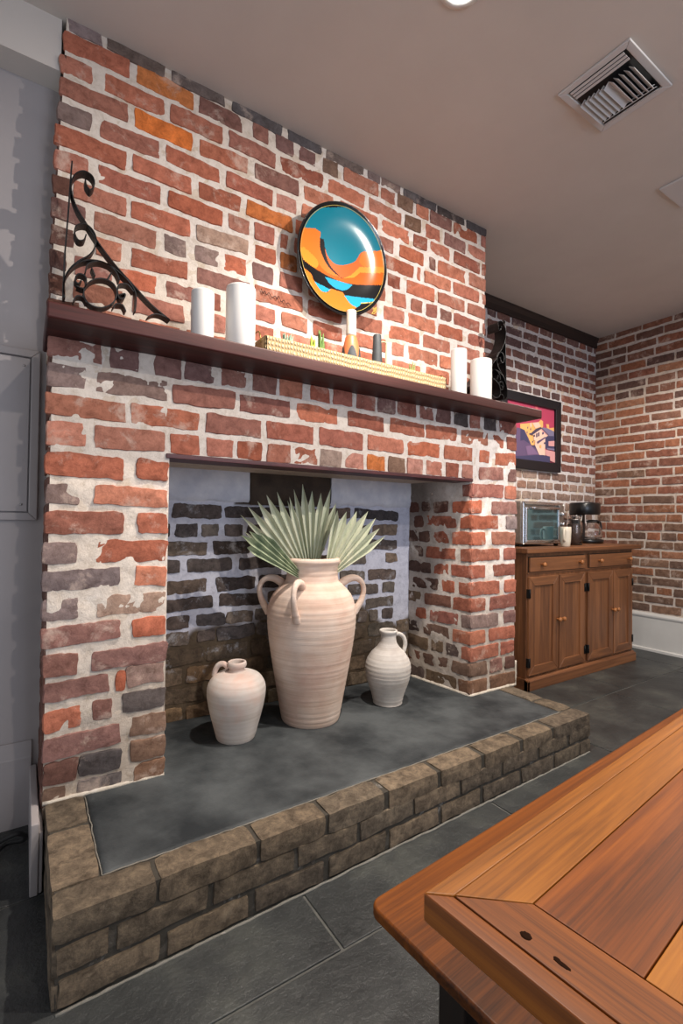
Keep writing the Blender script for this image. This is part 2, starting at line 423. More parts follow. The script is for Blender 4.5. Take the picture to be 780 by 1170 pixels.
# ---- upper breast -------------------------------------------------------
XUL = lambda z: x_at(76.5-21.5*(2.765-z)/1.11, YU, z)
XUR = 2.215
bm = bmesh.new(); put_col(bm)
core(bm, 0, 0, YU, YB+.05, 0, 0, poly=[(XUL(1.60), 1.60), (XUR, 1.60), (XUR, ZC+.01), (XUL(ZC), ZC+.01)])
fr = Frame((0, YU, 0), (1, 0, 0), (0, -1, 0))
mortar(bm, fr, 0, XUR, 1.62, ZC, mort_front, .02, left=XUL)
upper = [
 (2.757, [(78, 116, 'g'), (122, 188, 'G'), (196, 257, 'G'), (265, 322, 'G'), (328, 367, 'k'), (372, 415, 'G'), (420, 434, 'g'), (435, 457, 'g'), (461, 497, 'G'), (499, 530, 'k'), (532, 561, 'k')]),
 (2.690, [(73, 148), (156, 221, 'o'), (227, 277, 'm'), (288, 306, 'm'), (315, 335, 'm'), (341, 360, 'm'), (368, 386, 'b'), (392, 432), (435, 451), (453, 471, 'b'), (475, 489), (491, 515, 'm'), (518, 545), (549, 562)]),
 (2.605, [(69, 106), (119, 187), (195, 254), (261, 314), (320, 369), (374, 416), (421, 458, 'p'), (462, 480, 'b'), (486, 502), (507, 531, 'm'), (534, 562)]),
 (2.525, [(68, 146), (154, 219, 'O'), (228, 283), (291, 341, 'm'), (347, 381), (388, 431), (435, 467), (472, 487), (491, 513), (518, 547), (550, 562)]),
 (2.438, [(66, 104, 'g'), (114, 182), (190, 250), (259, 311), (315, 338, 'p'), (344, 364), (371, 414), (421, 449), (456, 483), (490, 497, 'm'), (500, 531), (535, 562)]),
 (2.354, [(63, 144, 'r'), (152, 218, 'r'), (227, 275, 'r'), (281, 333, 'o'), (337, 360), (366, 398), (404, 430), (436, 472, 'r'), (476, 480), (484, 514), (517, 546), (550, 562)]),
 (2.270, [(62, 101), (113, 183), (192, 254, 'r'), (261, 285, 'p'), (290, 313), (320, 328), (336, 352), (360, 395), (402, 436), (442, 457), (464, 496), (500, 530), (534, 562)]),
 (2.184, [(60, 82, 'd'), (84, 144), (150, 217, 'r'), (224, 283, 't'), (291, 315, 'r'), (320, 338, 'o'), (346, 390), (398, 440), (448, 463), (469, 482), (486, 499), (502, 515, 'm'), (518, 547), (551, 562)]),
 (2.100, [(59, 97, 'm'), (108, 178), (187, 213, 'g'), (223, 249, 'g'), (256, 281, 'r'), (288, 312, 'm'), (319, 345), (352, 390), (398, 430), (438, 461), (466, 496), (500, 528, 'r'), (534, 562)]),
 (2.013, [(58, 84, 'd'), (109, 138), (150, 215, 'r'), (225, 285, 'm'), (291, 345), (352, 390), (397, 436), (444, 479), (483, 513), (522, 547), (551, 562)]),
 (1.928, [(57, 76, 'd'), (85, 128), (135, 178, 'r'), (190, 221), (228, 252), (260, 284), (291, 314), (321, 350), (357, 390), (397, 440), (447, 461), (466, 499), (502, 526), (530, 562)]),
 (1.842, [(56, 74, 'd'), (84, 140), (152, 210), (218, 257), (264, 312), (320, 360), (368, 404), (410, 440), (448, 480), (486, 512), (518, 562)]),
 (1.758, [(55, 90, 'd'), (98, 150), (158, 205), (212, 260), (268, 310), (318, 356), (364, 400), (408, 440), (446, 480), (486, 512), (518, 562)]),
 (1.680, [(55, 120), (128, 190), (198, 250), (258, 300), (308, 350), (358, 400), (408, 440), (446, 480), (486, 512), (518, 562)])]
rows_from(bm, YU, upper, .067, right_lim=XUR+.006)
# brick ends on the left cheek of the breast
frs = Frame((.045, 2.0, 0), (0, -1, 0), (-1, 0, 0))
for z, _ in upper[1:]:
    xl = XUL(z)
    f2 = Frame((xl, 2.0, 0), (0, -1, 0), (-1, 0, 0))
    brick(bm, f2, .012, .115, z-.032, z+.032, .004, bcol('d'), .8)
o = obj('chimney_breast', bm, [M_mortar, M_brick], fire)
# ---- lower surround: two piers and the lintel course --------------------
XL0, XL1, XR0, XR1, ZO, ZM = .062, .410, 1.915, 2.262, 1.272, 1.612
bm = bmesh.new(); put_col(bm)
bmL, bmR, bmT = bm, bmesh.new(), bmesh.new(); put_col(bmR); put_col(bmT)
core(bmL, XL0, XL1, YF, YBK+.02, .0, ZM+.03); core(bmT, XL1-.02, XR0+.02, YF+.004, YBK+.02, ZO+.004, ZM+.03)
bm = bmR
lay = put_col(bm); n0 = len(bm.verts)
XJ = 1.865
prism(bm, [(XR0, YF), (XR1, YF), (XR1, YB+.05), (XJ, YB+.05), (XJ, YBK)], 'z', 0, ZM+.03)
bm.verts.ensure_lookup_table()
for v in bm.verts[n0:]: v[lay] = (*lin((208, 194, 178)), 1)
fr = Frame((0, YF, 0), (1, 0, 0), (0, -1, 0))
def mort_low(a, b, q):
    c = mort_front(a, b, q)
    t = noise.noise(q*3)*.5+.5
    dirt = max(0, min(1, (.80-b)/.5))*(.4+.6*t)
    return mixc(c, lin((146, 128, 108)), dirt*.8)
mortar(bmL, fr, XL0, XL1, .15, ZM+.02, mort_low, .014, .006, .002)
mortar(bm, fr, XR0, XR1, .15, ZM+.02, mort_low, .014, .006, .002)
mortar(bmT, fr, XL1-.014, XR0+.014, ZO+.006, ZM+.02, mort_low, .018, .003, .001)
lint = [
 (1.578, [(54, 116, 'm'), (126, 159, 'm'), (177, 207, 'm'), (211, 244, 'm'), (252, 281, 'm'), (288, 316, 'm'), (320, 345), (354, 376), (380, 402), (407, 428), (431, 451, 'm'), (454, 475), (479, 495), (498, 514, 'm'), (518, 534, 'k'), (536, 548), (552, 566, 'k'), (570, 589)]),
 (1.492, [(54, 98, 'g'), (110, 191, 'g'), (197, 268), (274, 331), (338, 385), (397, 438), (445, 484, 'r'), (486, 521), (526, 557), (562, 575), (578, 589)]),
 (1.402, [(52, 143), (150, 227), (235, 298), (304, 358), (364, 414), (419, 460), (465, 502), (507, 539), (547, 558), (565, 589)]),
 (1.316, [(53, 97, 'p'), (108, 188, 'p'), (195, 227, 'r'), (236, 266), (271, 299, 'r'), (305, 331), (335, 362), (365, 390, 't'), (394, 415, 'p'), (419, 439, 'o'), (443, 462, 'b'), (465, 482, 'p'), (486, 504), (509, 523), (527, 539, 'p'), (547, 574), (580, 589, 'm')])]
rows_from(bmT, YF, lint, .069, d=(.003, .008), right_lim=XR1+.008)
pier = [
 (1.220, [(52, 142, 'r'), (155, 192, 'r')]), (1.128, [(52, 91, 'g'), (107, 191)]), (1.042, [(51, 141), (157, 191)]),
 (.950, [(50, 87, 'g'), (110, 190, 'r')]), (.867, [(48, 137, 'g'), (154, 189)]), (.779, [(48, 90, 'g'), (109, 188, 't')]),
 (.698, [(47, 138, 'm'), (152, 189, 'r')]), (.608, [(48, 89, 'm'), (104, 189, 'm')]), (.532, [(49, 126, 'm', 0, .055), (132, 143, 'r', .0), (145, 188, 'g', .01)]),
 (.442, [(48, 92), (104, 128, 'm', .01), (139, 188, 'G', .015)]), (.362, [(49, 137, 'm'), (149, 188, 'b', .012)]),
 (.285, [(48, 88, 'd'), (90, 138, 'k', .0, .07), (149, 188, 'b', .01)]), (.210, [(50, 76, 'b'), (88, 138, 'G', .0), (153, 187, 'b', .008)])]
rows_from(bmL, YF, pier, .067, rough=1.3, d=(.003, .010))
rp = [
 (1.223, [(531, 574), (576, 588)]), (1.137, [(531, 549, 'r'), (561, 589, 'm')]), (1.058, [(531, 568, 'r'), (577, 589, 'g')]),
 (.974, [(531, 553), (561, 588)]), (.888, [(531, 570), (575, 588)]), (.802, [(531, 553), (563, 587)]), (.714, [(531, 569, 'r'), (575, 588)]),
 (.632, [(531, 553, 'r'), (559, 588)]), (.546, [(531, 568, 'g'), (575, 588, 'm')]), (.464, [(531, 553), (558, 587, 'r')]), (.383, [(531, 568), (571, 586)]),
 (.300, [(531, 555, 'b'), (559, 572, 'm'), (576, 587, 'd')]), (.213, [(531, 555, 'b'), (559, 587, 'b')])]
rpc = []
for z, bl in rp:      # the first brick of each course turns the corner into the firebox
    fr = Frame((0, YF, 0), (1, 0, 0), (0, -1, 0))
    for k, b in enumerate(bl):
        x0 = XR0-.012 if k == 0 else x_at(b[0], YF, z); x1 = min(x_at(b[1], YF, z), XR1+.008)
        c = bcol(b[2] if len(b) > 2 else None)
        if k == 0: rpc.append(c)
        hh = .067*random.uniform(.95, 1.05)
        brick(bm, fr, x0, x1, z-hh/2, z+hh/2, random.uniform(.007, .011), c, 1.1)
# right jamb, seen inside the firebox
ju = Vector((XJ-XR0, YBK-YF, 0)); JL = ju.length
jn = Vector((-ju.y, ju.x, 0))
frj = Frame((XR0, YF, 0), ju, jn)
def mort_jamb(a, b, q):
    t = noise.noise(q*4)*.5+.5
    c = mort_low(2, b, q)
    soot_shade = max(0, min(1, (a-.1)/.2))*max(0, min(1, (b-.55)/.3))  # soot at the upper back, with the lintel's shadow painted in
    return mixc(c, lin((106, 96, 88)), soot_shade*(.25+.75*t))
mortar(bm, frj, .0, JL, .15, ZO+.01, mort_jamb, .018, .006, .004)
for k, ((z, bl), c0) in enumerate(zip(rp, rpc)):
    long = (k % 2 == 1)
    w0 = random.uniform(.1, .125) if long else random.uniform(.05, .07)
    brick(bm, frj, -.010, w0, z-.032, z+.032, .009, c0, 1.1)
    if z > 1.19: continue
    u = w0 + random.uniform(.015, .03); q = 0
    while u < JL-.03:
        w = random.choice([.07, .1, .18, .2]) if long else random.choice([.08, .19, .2]); e = min(u+w, JL-.004)
        if z > .7: c = lin(random.choice([(96, 66, 56), (86, 64, 56), (78, 60, 54), (104, 70, 58)])) if u > .14 else bcol('r')  # darker upper back bricks: soot plus lintel shade put into the colour
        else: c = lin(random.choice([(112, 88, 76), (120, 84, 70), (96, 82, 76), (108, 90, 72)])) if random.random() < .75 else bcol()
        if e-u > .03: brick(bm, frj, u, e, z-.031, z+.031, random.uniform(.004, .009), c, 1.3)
        u = e + random.uniform(.015, .028)
# left cheek
bm = bmL
frl = Frame((XL0, YBK, 0), (0, -1, 0), (-1, 0, 0))
for k, z in enumerate([1.578-.0853*i for i in range(17)]):
    if k % 2: brick(bm, frl, .13, .415, z-.033, z+.033, .006, bcol('d'), 1)
    else:
        brick(bm, frl, .13, .29, z-.033, z+.033, .006, bcol('d'), 1); brick(bm, frl, .305, .415, z-.033, z+.033, .006, bcol('d'), 1)
for b_ in (bmL, bmR): obj('brick_pier', b_, [M_mortar, M_brick], fire)
obj('lintel_course', bmT, [M_mortar, M_brick], fire)
# ---- firebox back with whitewashed mortar, smoke board and plaster band --
bm = bmesh.new(); put_col(bm)
core(bm, XL1-.1, XJ+.05, YBK+.009, YBK+.1, .0, 1.6)
fr = Frame((0, YBK, 0), (1, 0, 0), (0, -1, 0))
def mort_fb(a, b, q):
    e = .60 + noise.noise(Vector((a*3.1, b*2, 4)))*.14 - .16*max(0, (a-1.25)) + noise.noise(q*14)*.05
    t = max(0, min(1, (e-b)/.04))
    w = noise.noise(q*3)*.5+.5
    c = mixc(lin((190, 192, 206)), lin((212, 212, 218)), w)  # whitewash, with the bluish cast of daylight put into its colour
    dark = mixc(lin((74, 62, 50)), lin((104, 90, 72)), w)
    if b > 1.13 and .82 < a + noise.noise(q*11)*.03 < 1.32: return lin((70, 58, 48))
    return mixc(c, dark, t)
mortar(bm, fr, XL1-.08, XJ+.03, .15, 1.30, mort_fb, .012, .004, .001)
def zf(v, u): return at(u, v, 'y', YBK).z
K = ['k', 'G', 'k', 'G', 'k']
fb = [
 (zf(584.7, 250), [(197, 253), (256, 300), (302, 345), (348, 400), (404, 454)]),
 (zf(606, 250), [(186, 194), (201, 226), (229, 250), (256, 277), (282, 300), (306, 332), (340, 372), (382, 402), (405, 422), (425, 453)]),
 (zf(626, 250), [(188, 236), (243, 286), (291, 326), (334, 370), (378, 410), (419, 453)]),
 (zf(645, 250), [(188, 206), (214, 265), (273, 314), (321, 352), (360, 388), (397, 417), (440, 453)]),
 (zf(668, 250), [(190, 236), (247, 291), (296, 334), (342, 380), (388, 416), (420, 451)]),
 (zf(687, 250), [(188, 242), (250, 299), (306, 336), (345, 386), (396, 431), (436, 449)]),
 (zf(707, 250), [(190, 217), (224, 256), (258, 288), (291, 338), (345, 372), (380, 412), (417, 449)]),
 (zf(724, 250), [(189, 216), (225, 246), (248, 290), (293, 338), (345, 386), (408, 418), (421, 431), (436, 448)])]
zl = fb[-1][0]
PAL_s = [(96, 86, 82), (84, 76, 74), (108, 96, 88), (116, 104, 94)]
rows_from(bm, YBK, fb, .056, PAL_s, rough=1.4, d=(.006, .010))
fb2 = []
for i in range(1, 6):
    s = (i % 2)*24
    fb2.append((zl-.082*i, [(186+s-30, 208+s), (212+s, 258+s), (262+s, 300+s), (305+s, 348+s), (352+s, 392+s), (396+s, 425+s), (428+s, 468)]))
rows_from(bm, YBK, fb2, .066, [(112, 94, 76), (100, 86, 72), (124, 104, 82), (94, 82, 70), (116, 100, 84)], rough=1.3, d=(.006, .010), right_lim=XJ+.02)
obj('firebox_back', bm, [brick_material('whitewash_mortar', (200, 200, 208), .3, .8, ((160, 160, 164), (196, 196, 198), (208, 208, 208))), brick_material('whitewashed_brick', (178, 178, 182), .8, .8, ((110, 108, 106), (185, 185, 185), (236, 234, 230)), .57)], fire)
M_soot = noisy('sooted_board', (48, 38, 30), (74, 60, 48), 8, .9, .6, 40)
M_plaster = noisy('rough_plaster', (186, 188, 198), (212, 212, 216), 9, .9, .8, 34, bdist=.008)
bm = bmesh.new()
x0, x1 = x_at(285, YBK, 1.2), x_at(376, YBK, 1.2)
box(bm, x0, x1, YBK-.012, YBK+.01, zf(578, 330), 1.30)
obj('smoke_board', bm, M_soot, fire, bevel=.004)
bm = bmesh.new()
fr2 = Frame((0, YBK-.006, 0), (1, 0, 0), (0, -1, 0))
for a, b in ((XL1-.08, x0-.004), (x1+.004, XJ+.02)):
    bm = bmesh.new()
    nu, nv = int((b-a)/.016), 12; g = []
    for i in range(nu+1):
        row = []
        for j in range(nv+1):
            zz = 1.135+.16*j/nv
            q = Vector((a+(b-a)*i/nu, 0, zz))
            if j == 0: zz += noise.noise(q*15)*.012
            row.append(bm.verts.new((q.x, YBK-(.001 if j == 0 else .014+noise.noise(q*12)*.009+noise.noise(q*34)*.004), zz)))
        g.append(row)
    for i in range(nu):
        for j in range(nv): bm.faces.new((g[i][j], g[i+1][j], g[i+1][j+1], g[i][j+1]))
    obj('plaster_band', bm, M_plaster, fire, smooth=True)
# firebox ceiling behind the lintel, and the painted lintel bar
obj('firebox_ceiling', newbox(XL1-.03, XR0+.02, YF+.11, YBK+.01, ZO+.012, ZO+.06), M_soot, fire)
M_bar = noisy('maroon_lintel_paint', (64, 26, 30), (88, 40, 42), 12, .5, .2, 60)
bm = bmesh.new(); box(bm, XL1-.012, XR0-.004, YF-.012, YF+.11, ZO-.008, ZO+.008)
box(bm, XL1-.012, XR0-.004, YF+.102, YF+.11, ZO+.008, ZO+.05)
obj('lintel_bar', bm, M_bar, fire, bevel=.002)
# ---- mantel shelf --------------------------------------------------------
YM, ZT = 1.535, 1.652
bm = newbox(.040, 2.262, YM, YU-.002, 1.606, ZT)
o = obj('mantel_shelf', bm, M_mantel, fire, bevel=.006)

# ---- raised hearth -------------------------------------------------------
hz = lambda x: .204-.0135*x
hy = lambda x: 1.197+.022*x
HX0, HX1 = .066, 2.222
bm = bmesh.new(); put_col(bm); lay = put_col(bm)
# body
n0 = len(bm.verts)
vs = []
for x in (HX0+.008, HX1-.008):
    for y, z in ((hy(x)+.007, 0), (hy(x)+.007, hz(x)-.005), (YF+.05, hz(x)-.005), (YF+.05, 0)): vs.append(bm.verts.new((x, y, z)))
for f in ((0, 1, 2, 3), (7, 6, 5, 4), (0, 4, 5, 1), (1, 5, 6, 2), (2, 6, 7, 3), (3, 7, 4, 0)): bm.faces.new([vs[i] for i in f])
for v in vs: v[lay] = (*lin((70, 66, 60)), 1)
HB = [(114, 100, 84), (104, 92, 78), (122, 107, 90), (98, 87, 75), (112, 100, 86)]
fu = Vector((1, .022, -.0135)).normalized(); fn = Vector((.022, -1, 0)).normalized()
frh = Frame((0, hy(0)+.010, 0), (1, .022, 0), fn)
def mort_h(a, b, q): return mixc(lin((72, 68, 62)), lin((98, 92, 84)), noise.noise(q*5)*.5+.5)
mortar(bm, frh, HX0+.01, HX1-.01, .0, .15, mort_h, .02, .003, .002)
def capbrick(x0, x1, ya, yb, zt, zb, col):
    """solid cap brick with worn arrises: ya/yb front and back as functions of x"""
    SEED[0] += 1; nx = max(4, int(abs(x1-x0)/.02)); ny = 6; nz = 4
    off = Vector((SEED[0]*2.3 % 41, 7, SEED[0] % 13)); cache = {}
    def V(i, j, k):
        if (i, j, k) in cache: return cache[i, j, k]
        a, b, c = i/nx, j/ny, k/nz
        x = x0+(x1-x0)*a; y = ya(x)+(yb(x)-ya(x))*b; z = zb(x)+(zt(x)-zb(x))*c
        q = Vector((x, y, z))*22+off
        ext = (i in (0, nx))+(j in (0, ny))+(k in (0, nz))
        s = .0015 if ext >= 2 else 0
        if ext == 3: s = .004
        dx = (s if i == 0 else -s if i == nx else 0); dy = (s if j == 0 else -s if j == ny else 0); dz = (s if k == 0 else -s if k == nz else 0)
        v = bm.verts.new((x+dx+noise.noise(q)*.003, y+dy+noise.noise(q+Vector((9, 2, 1)))*.004, z+dz+noise.noise(q+Vector((3, 1, 8)))*.003))
        v[lay] = (*col, 1); cache[i, j, k] = v; return v
    def face(*ks):
        f = bm.faces.new([V(*k) for k in ks]); f.material_index = 1; f.smooth = True
    for i in range(nx):
        for j in range(ny):
            face((i, j, 0), (i, j+1, 0), (i+1, j+1, 0), (i+1, j, 0)); face((i, j, nz), (i+1, j, nz), (i+1, j+1, nz), (i, j+1, nz))
        for k in range(nz):
            face((i, 0, k), (i+1, 0, k), (i+1, 0, k+1), (i, 0, k+1)); face((i, ny, k), (i, ny, k+1), (i+1, ny, k+1), (i+1, ny, k))
    for j in range(ny):
        for k in range(nz):
            face((0, j, k), (0, j, k+1), (0, j+1, k+1), (0, j+1, k)); face((nx, j, k), (nx, j+1, k), (nx, j+1, k+1), (nx, j, k+1))
    def sh(a, b): bm.edges.get((cache[a], cache[b])).smooth = False
    for i in range(nx):
        for j in (0, ny):
            for k in (0, nz): sh((i, j, k), (i+1, j, k))
    for j in range(ny):
        for i in (0, nx):
            for k in (0, nz): sh((i, j, k), (i, j+1, k))
    for k in range(nz):
        for i in (0, nx):
            for j in (0, ny): sh((i, j, k), (i, j, k+1))
def hx(u, z): return at(u, 1000, 'z', z).x if False else _hx(u, z)
def _hx(u, z):
    y = 1.2
    for _ in range(4): x = x_at(u, y, z); y = hy(x)
    return x
CW = .088        # tread depth of the front cap bricks
zt = lambda x: hz(x); zb = lambda x: hz(x)-.062
cuts = [(63, 179), (183, 294), (298, 373), (376, 440), (445, 501), (505, 551), (555, 595), (599, 631), (634, 677)]
for k, (a, b) in enumerate(cuts):
    xa = _hx(a, hz(.1)) if k else HX0; xb = _hx(b, .19) if k < 8 else HX1
    capbrick(xa, xb, lambda x: hy(x), lambda x: hy(x)+CW, zt, zb, lin(random.choice(HB)))
yy = hy(0)+CW+.006
for ya, yb in ((yy, 1.53), (1.538, 1.70)):
    capbrick(HX0, HX0+.104, lambda x, q=ya: q, lambda x, q=yb: q, zt, zb, lin(random.choice(HB)))
for ya, yb in ((hy(2.2)+CW+.006, 1.48), (1.488, 1.70)):
    capbrick(HX1-.10, HX1, lambda x, q=ya: q, lambda x, q=yb: q, zt, zb, lin(random.choice(HB)))
for z, lst in ((.105, [(65, 124), (134, 237), (245, 337), (341, 408), (413, 472), (475, 525), (528, 573), (576, 614), (617, 648), (651, 677)]),
               (.036, [(66, 183), (191, 283), (292, 370), (377, 441), (446, 501), (505, 549), (553, 594), (597, 632), (635, 662), (664, 677)])):
    for a, b in lst:
        xa, xb = max(_hx(a, z), HX0), min(_hx(b, z), HX1)
        zc = z-.006*xa/2.2
        brick(bm, frh, xa-.0, xb, zc-.028, zc+.028, .010, lin(random.choice(HB)), .8)
# right and left ends of the hearth
for xo, u, n in ((HX1-.008, (0, -1, 0), (1, 0, 0)), (HX0+.008, (0, -1, 0), (-1, 0, 0))):
    fe = Frame((xo, YF+.02, 0), u, n); ln = YF+.02-hy(xo)-.008
    for k, z in enumerate((.105, .036)):
        for a, b in (((.03, .23), (.245, ln)) if k else ((.03, .13), (.145, .35), (.365, ln))):
            brick(bm, fe, a, b, z-.034, z+.022, .008, lin(random.choice(HB)), .8)
obj('hearth_base', bm, [M_mortar, M_hbrick], fire)
# slate slab filling the hearth and the firebox floor
bm = bmesh.new(); g = []
xs = [HX0+.108+(HX1-HX0-.216)*i/60 for i in range(61)]
pts_y = [0, .25, .5, .75, 1]
def slabsheet(xa, xb, ya, yb, nx, ny):
    g = [[bm.verts.new((x, ya(x)+(yb-ya(x))*j/ny, hz(x)-.004+noise.noise(Vector((x*5, (ya(x)+(yb-ya(x))*j/ny)*5, 2)))*.0015)) for j in range(ny+1)] for x in [xa+(xb-xa)*i/nx for i in range(nx+1)]]
    for i in range(nx):
        for j in range(ny): bm.faces.new((g[i][j], g[i+1][j], g[i+1][j+1], g[i][j+1])).smooth = True
slabsheet(HX0+.108, HX1-.104, lambda x: hy(x)+CW+.004+noise.noise(Vector((x*9, 0, 0)))*.004, YBK+.04, 90, 40)
so = obj('hearth_slab', bm, M_slate, fire)
sm = so.modifiers.new('s', 'SOLIDIFY'); sm.thickness = .012; sm.offset = -1
# pale lime line where the brick meets the slab
def bead(pts, r, c=(196, 188, 176)):
    bm = bmesh.new(); lay = put_col(bm)
    P = [Vector(p) for p in pts]; out = []
    for a, b in zip(P, P[1:]):
        n = max(2, int((b-a).length/.02))
        out += [a+(b-a)*i/n for i in range(n)]
    out.append(P[-1])
    out = [p+Vector((noise.noise(p*30)*.004, noise.noise(p*30+Vector((3, 3, 3)))*.004, 0)) for p in out]
    tube(bm, out, [r*(.8+.6*abs(noise.noise(p*25))) for p in out], 6)
    for v in bm.verts: v[lay] = (*lin(c), 1)
    obj('lime_fillet', bm, M_mortar, fire)
bead([(XL0, YF-.004, hz(.1)), (XL1, YF-.004, hz(.4)-.003)], .008)
bead([(XJ, YBK-.03, hz(1.9)-.003), (XR0-.006, YF-.006, hz(1.9)-.003), (XR1-.04, YF-.006, hz(2.2))], .010)
bead([(HX1-.005, YF-.005, hz(2.2)), (XR1+.008, YF-.004, .17), (XR1+.008, YF-.004, .30)], .008)
bead([(HX0+.106, YF-.02, hz(.1)-.003), (HX0+.107, hy(.1)+CW+.004, hz(.1)-.003)] + [(x, hy(x)+CW+.002, hz(x)-.003) for x in (.5, .9, 1.3, 1.7, HX1-.105)], .0020, (128, 124, 116))
bead([(HX0+.01, hy(0)-.002, .001), (HX1-.01, hy(2.2)-.002, .001)], .004, (118, 116, 110))
# dark ink scrawl on one brick of the breast
bm = bmesh.new(); zc = 2.008
def sx(u): return x_at(u, YU-.02, zc)
scr = [(299, .018), (301, -.004), (303, .012), (305, -.006), (308, .008), (311, -.012), (315, .0), (317, -.014), (319, .006), (322, -.02), (325, -.008), (327, -.026), (330, -.016), (333, -.03)]
P = spline([(sx(u), YU-.0135, 2.013+dz*.8) for u, dz in scr], 6)
tube(bm, P, .0016, 5)
obj('scrawl', bm, mat('dark_ink', (70, 40, 34), .9), fire)

# ================================================================== LEFT WALL PANEL + CABLE
pan = thing('access_panel', 'grey painted access panel with mitred frame set in the wall left of the fireplace', 'panel', (0, 2.0, 1.06))
PY = lambda: None
bm = bmesh.new()
def frame_bm(bm, x0, x1, z0, z1, w, y0, y1, mi=0):
    for P in ([(x0, z0), (x1, z0), (x1-w, z0+w), (x0+w, z0+w)], [(x1, z0), (x1, z1), (x1-w, z1-w), (x1-w, z0+w)],
              [(x1, z1), (x0, z1), (x0+w, z1-w), (x1-w, z1-w)], [(x0, z1), (x0, z0), (x0+w, z0+w), (x0+w, z1-w)]):
        prism(bm, P, 'y', y0, y1, mi)
frame_bm(bm, -.42, .037, -.014, .577, .026, -.016, -.0)
obj('panel_frame', bm, M_wallp, pan, bevel=.003)
pd = obj('panel_door', newbox(-.39, .007, -.010, -.001, .016, .547), M_wallp, pan, bevel=.002)
for x, z in ((-.01, .04), (-.01, .52), (-.37, .04), (-.37, .52)):
    bm = bmesh.new()
    lathe(bm, [(.0, 0), (.004, 0), (.003, .002), (0, .003)], 10, cap0=False, cap1=False)
    for v in bm.verts: v.co = Vector((x+v.co.x, -.010-v.co.z, z+v.co.y))
    obj('screw', bm, M_steel, pd)
bm = bmesh.new()
cp = [(-.30, 1.95, .012), (-.16, 1.9, .012), (-.09, 1.86, .02), (-.045, 1.80, .07), (.0, 1.79, .085), (.022, 1.82, .055), (.015, 1.86, .02), (-.03, 1.88, .012), (-.07, 1.80, .012), (-.06, 1.70, .01), (-.045, 1.60, .009), (-.06, 1.5, .009), (-.12, 1.4, .009)]
tube(bm, spline(cp, 8), .007, 8)
tag(obj('power_cable', bm, M_rubber), 'looped black cable lying on the floor left of the hearth', 'cable')

# ================================================================== CEILING FITTINGS
vx0, vx1, vy0, vy1 = 1.735, 2.060, .845, 1.120
ven = thing('air_vent', 'white louvred air vent in the ceiling, vanes hanging open', 'vent', ((vx0+vx1)/2, (vy0+vy1)/2, ZC))
w, d = (vx1-vx0)/2, (vy1-vy0)/2
M_vent = mat('vent_metal', (196, 195, 194), .45, .05)
bm = bmesh.new()
def frame_h(bm, x, y, wd, z0, z1):
    for P in ([(-x, -y), (x, -y), (x-wd, -y+wd), (-x+wd, -y+wd)], [(x, -y), (x, y), (x-wd, y-wd), (x-wd, -y+wd)],
              [(x, y), (-x, y), (-x+wd, y-wd), (x-wd, y-wd)], [(-x, y), (-x, -y), (-x+wd, -y+wd), (-x+wd, y-wd)]): prism(bm, P, 'z', z0, z1)
frame_h(bm, w, d, .026, -.010, -.001)
obj('vent_frame', bm, M_vent, ven, bevel=.003)
obj('duct_shade', newbox(-w+.03, w-.03, -d+.03, d-.03, -.0035, -.001), M_black, ven)  # flat black sheet standing in for the shade inside the duct
for s in range(3):      # long blades on the left edge
    bm = bmesh.new(); T = Matrix.Translation((-w+.034+.017*s, 0, -.012)) @ Matrix.Rotation(.1, 4, 'Y')
    box(bm, -.0055, .0055, -d+.036, d-.036, -.001, .001, 0, T); obj('blade', bm, M_vent, ven)
for k in range(11):
    y = -d+.044+k*(2*d-.088)/10
    bm = bmesh.new(); T = Matrix.Translation((.015, y, -.020)) @ Matrix.Rotation(.75 if k < 5 else -.75, 4, 'X')
    box(bm, -.075, .075, -.013, .013, -.0008, .0008, 0, T); obj('vane', bm, M_vent, ven)
for s in range(3):
    bm = bmesh.new(); T = Matrix.Translation((w-.07+.017*s, 0, -.014)) @ Matrix.Rotation(-.6, 4, 'Y')
    box(bm, -.010, .010, -d+.036, d-.036, -.001, .001, 0, T); obj('blade', bm, M_vent, ven)
pl = at(752, 215, 'z', ZC)
bm = newbox(2.655, 2.90, .90, 1.150, ZC-.012, ZC-.001); 
tag(obj('ceiling_plate', bm, M_vent, bevel=.003), 'flat grey square plate on the ceiling at the right', 'ceiling plate')
LX, LY = 1.125, 1.055
lam = thing('recessed_light', 'recessed round ceiling light shining over the hearth', 'ceiling light', (LX, LY, ZC))
bm = bmesh.new(); lathe(bm, [(.062, -.001), (.075, -.001), (.075, -.006), (.062, -.010), (.050, -.006), (.050, -.001)], 40, cap0=False, cap1=False)
obj('trim_ring', bm, M_white, lam)
M_em = bpy.data.materials.new('lamp_glow'); M_em.use_nodes = True
b = BS(M_em); b.inputs['Emission Color'].default_value = (1, .95, .88, 1); b.inputs['Emission Strength'].default_value = 30
bm = bmesh.new(); lathe(bm, [(.050, -.0015), (.049, -.004), (0.0005, -.0045)], 32, cap0=True, cap1=True)
obj('lamp_lens', bm, M_em, lam)

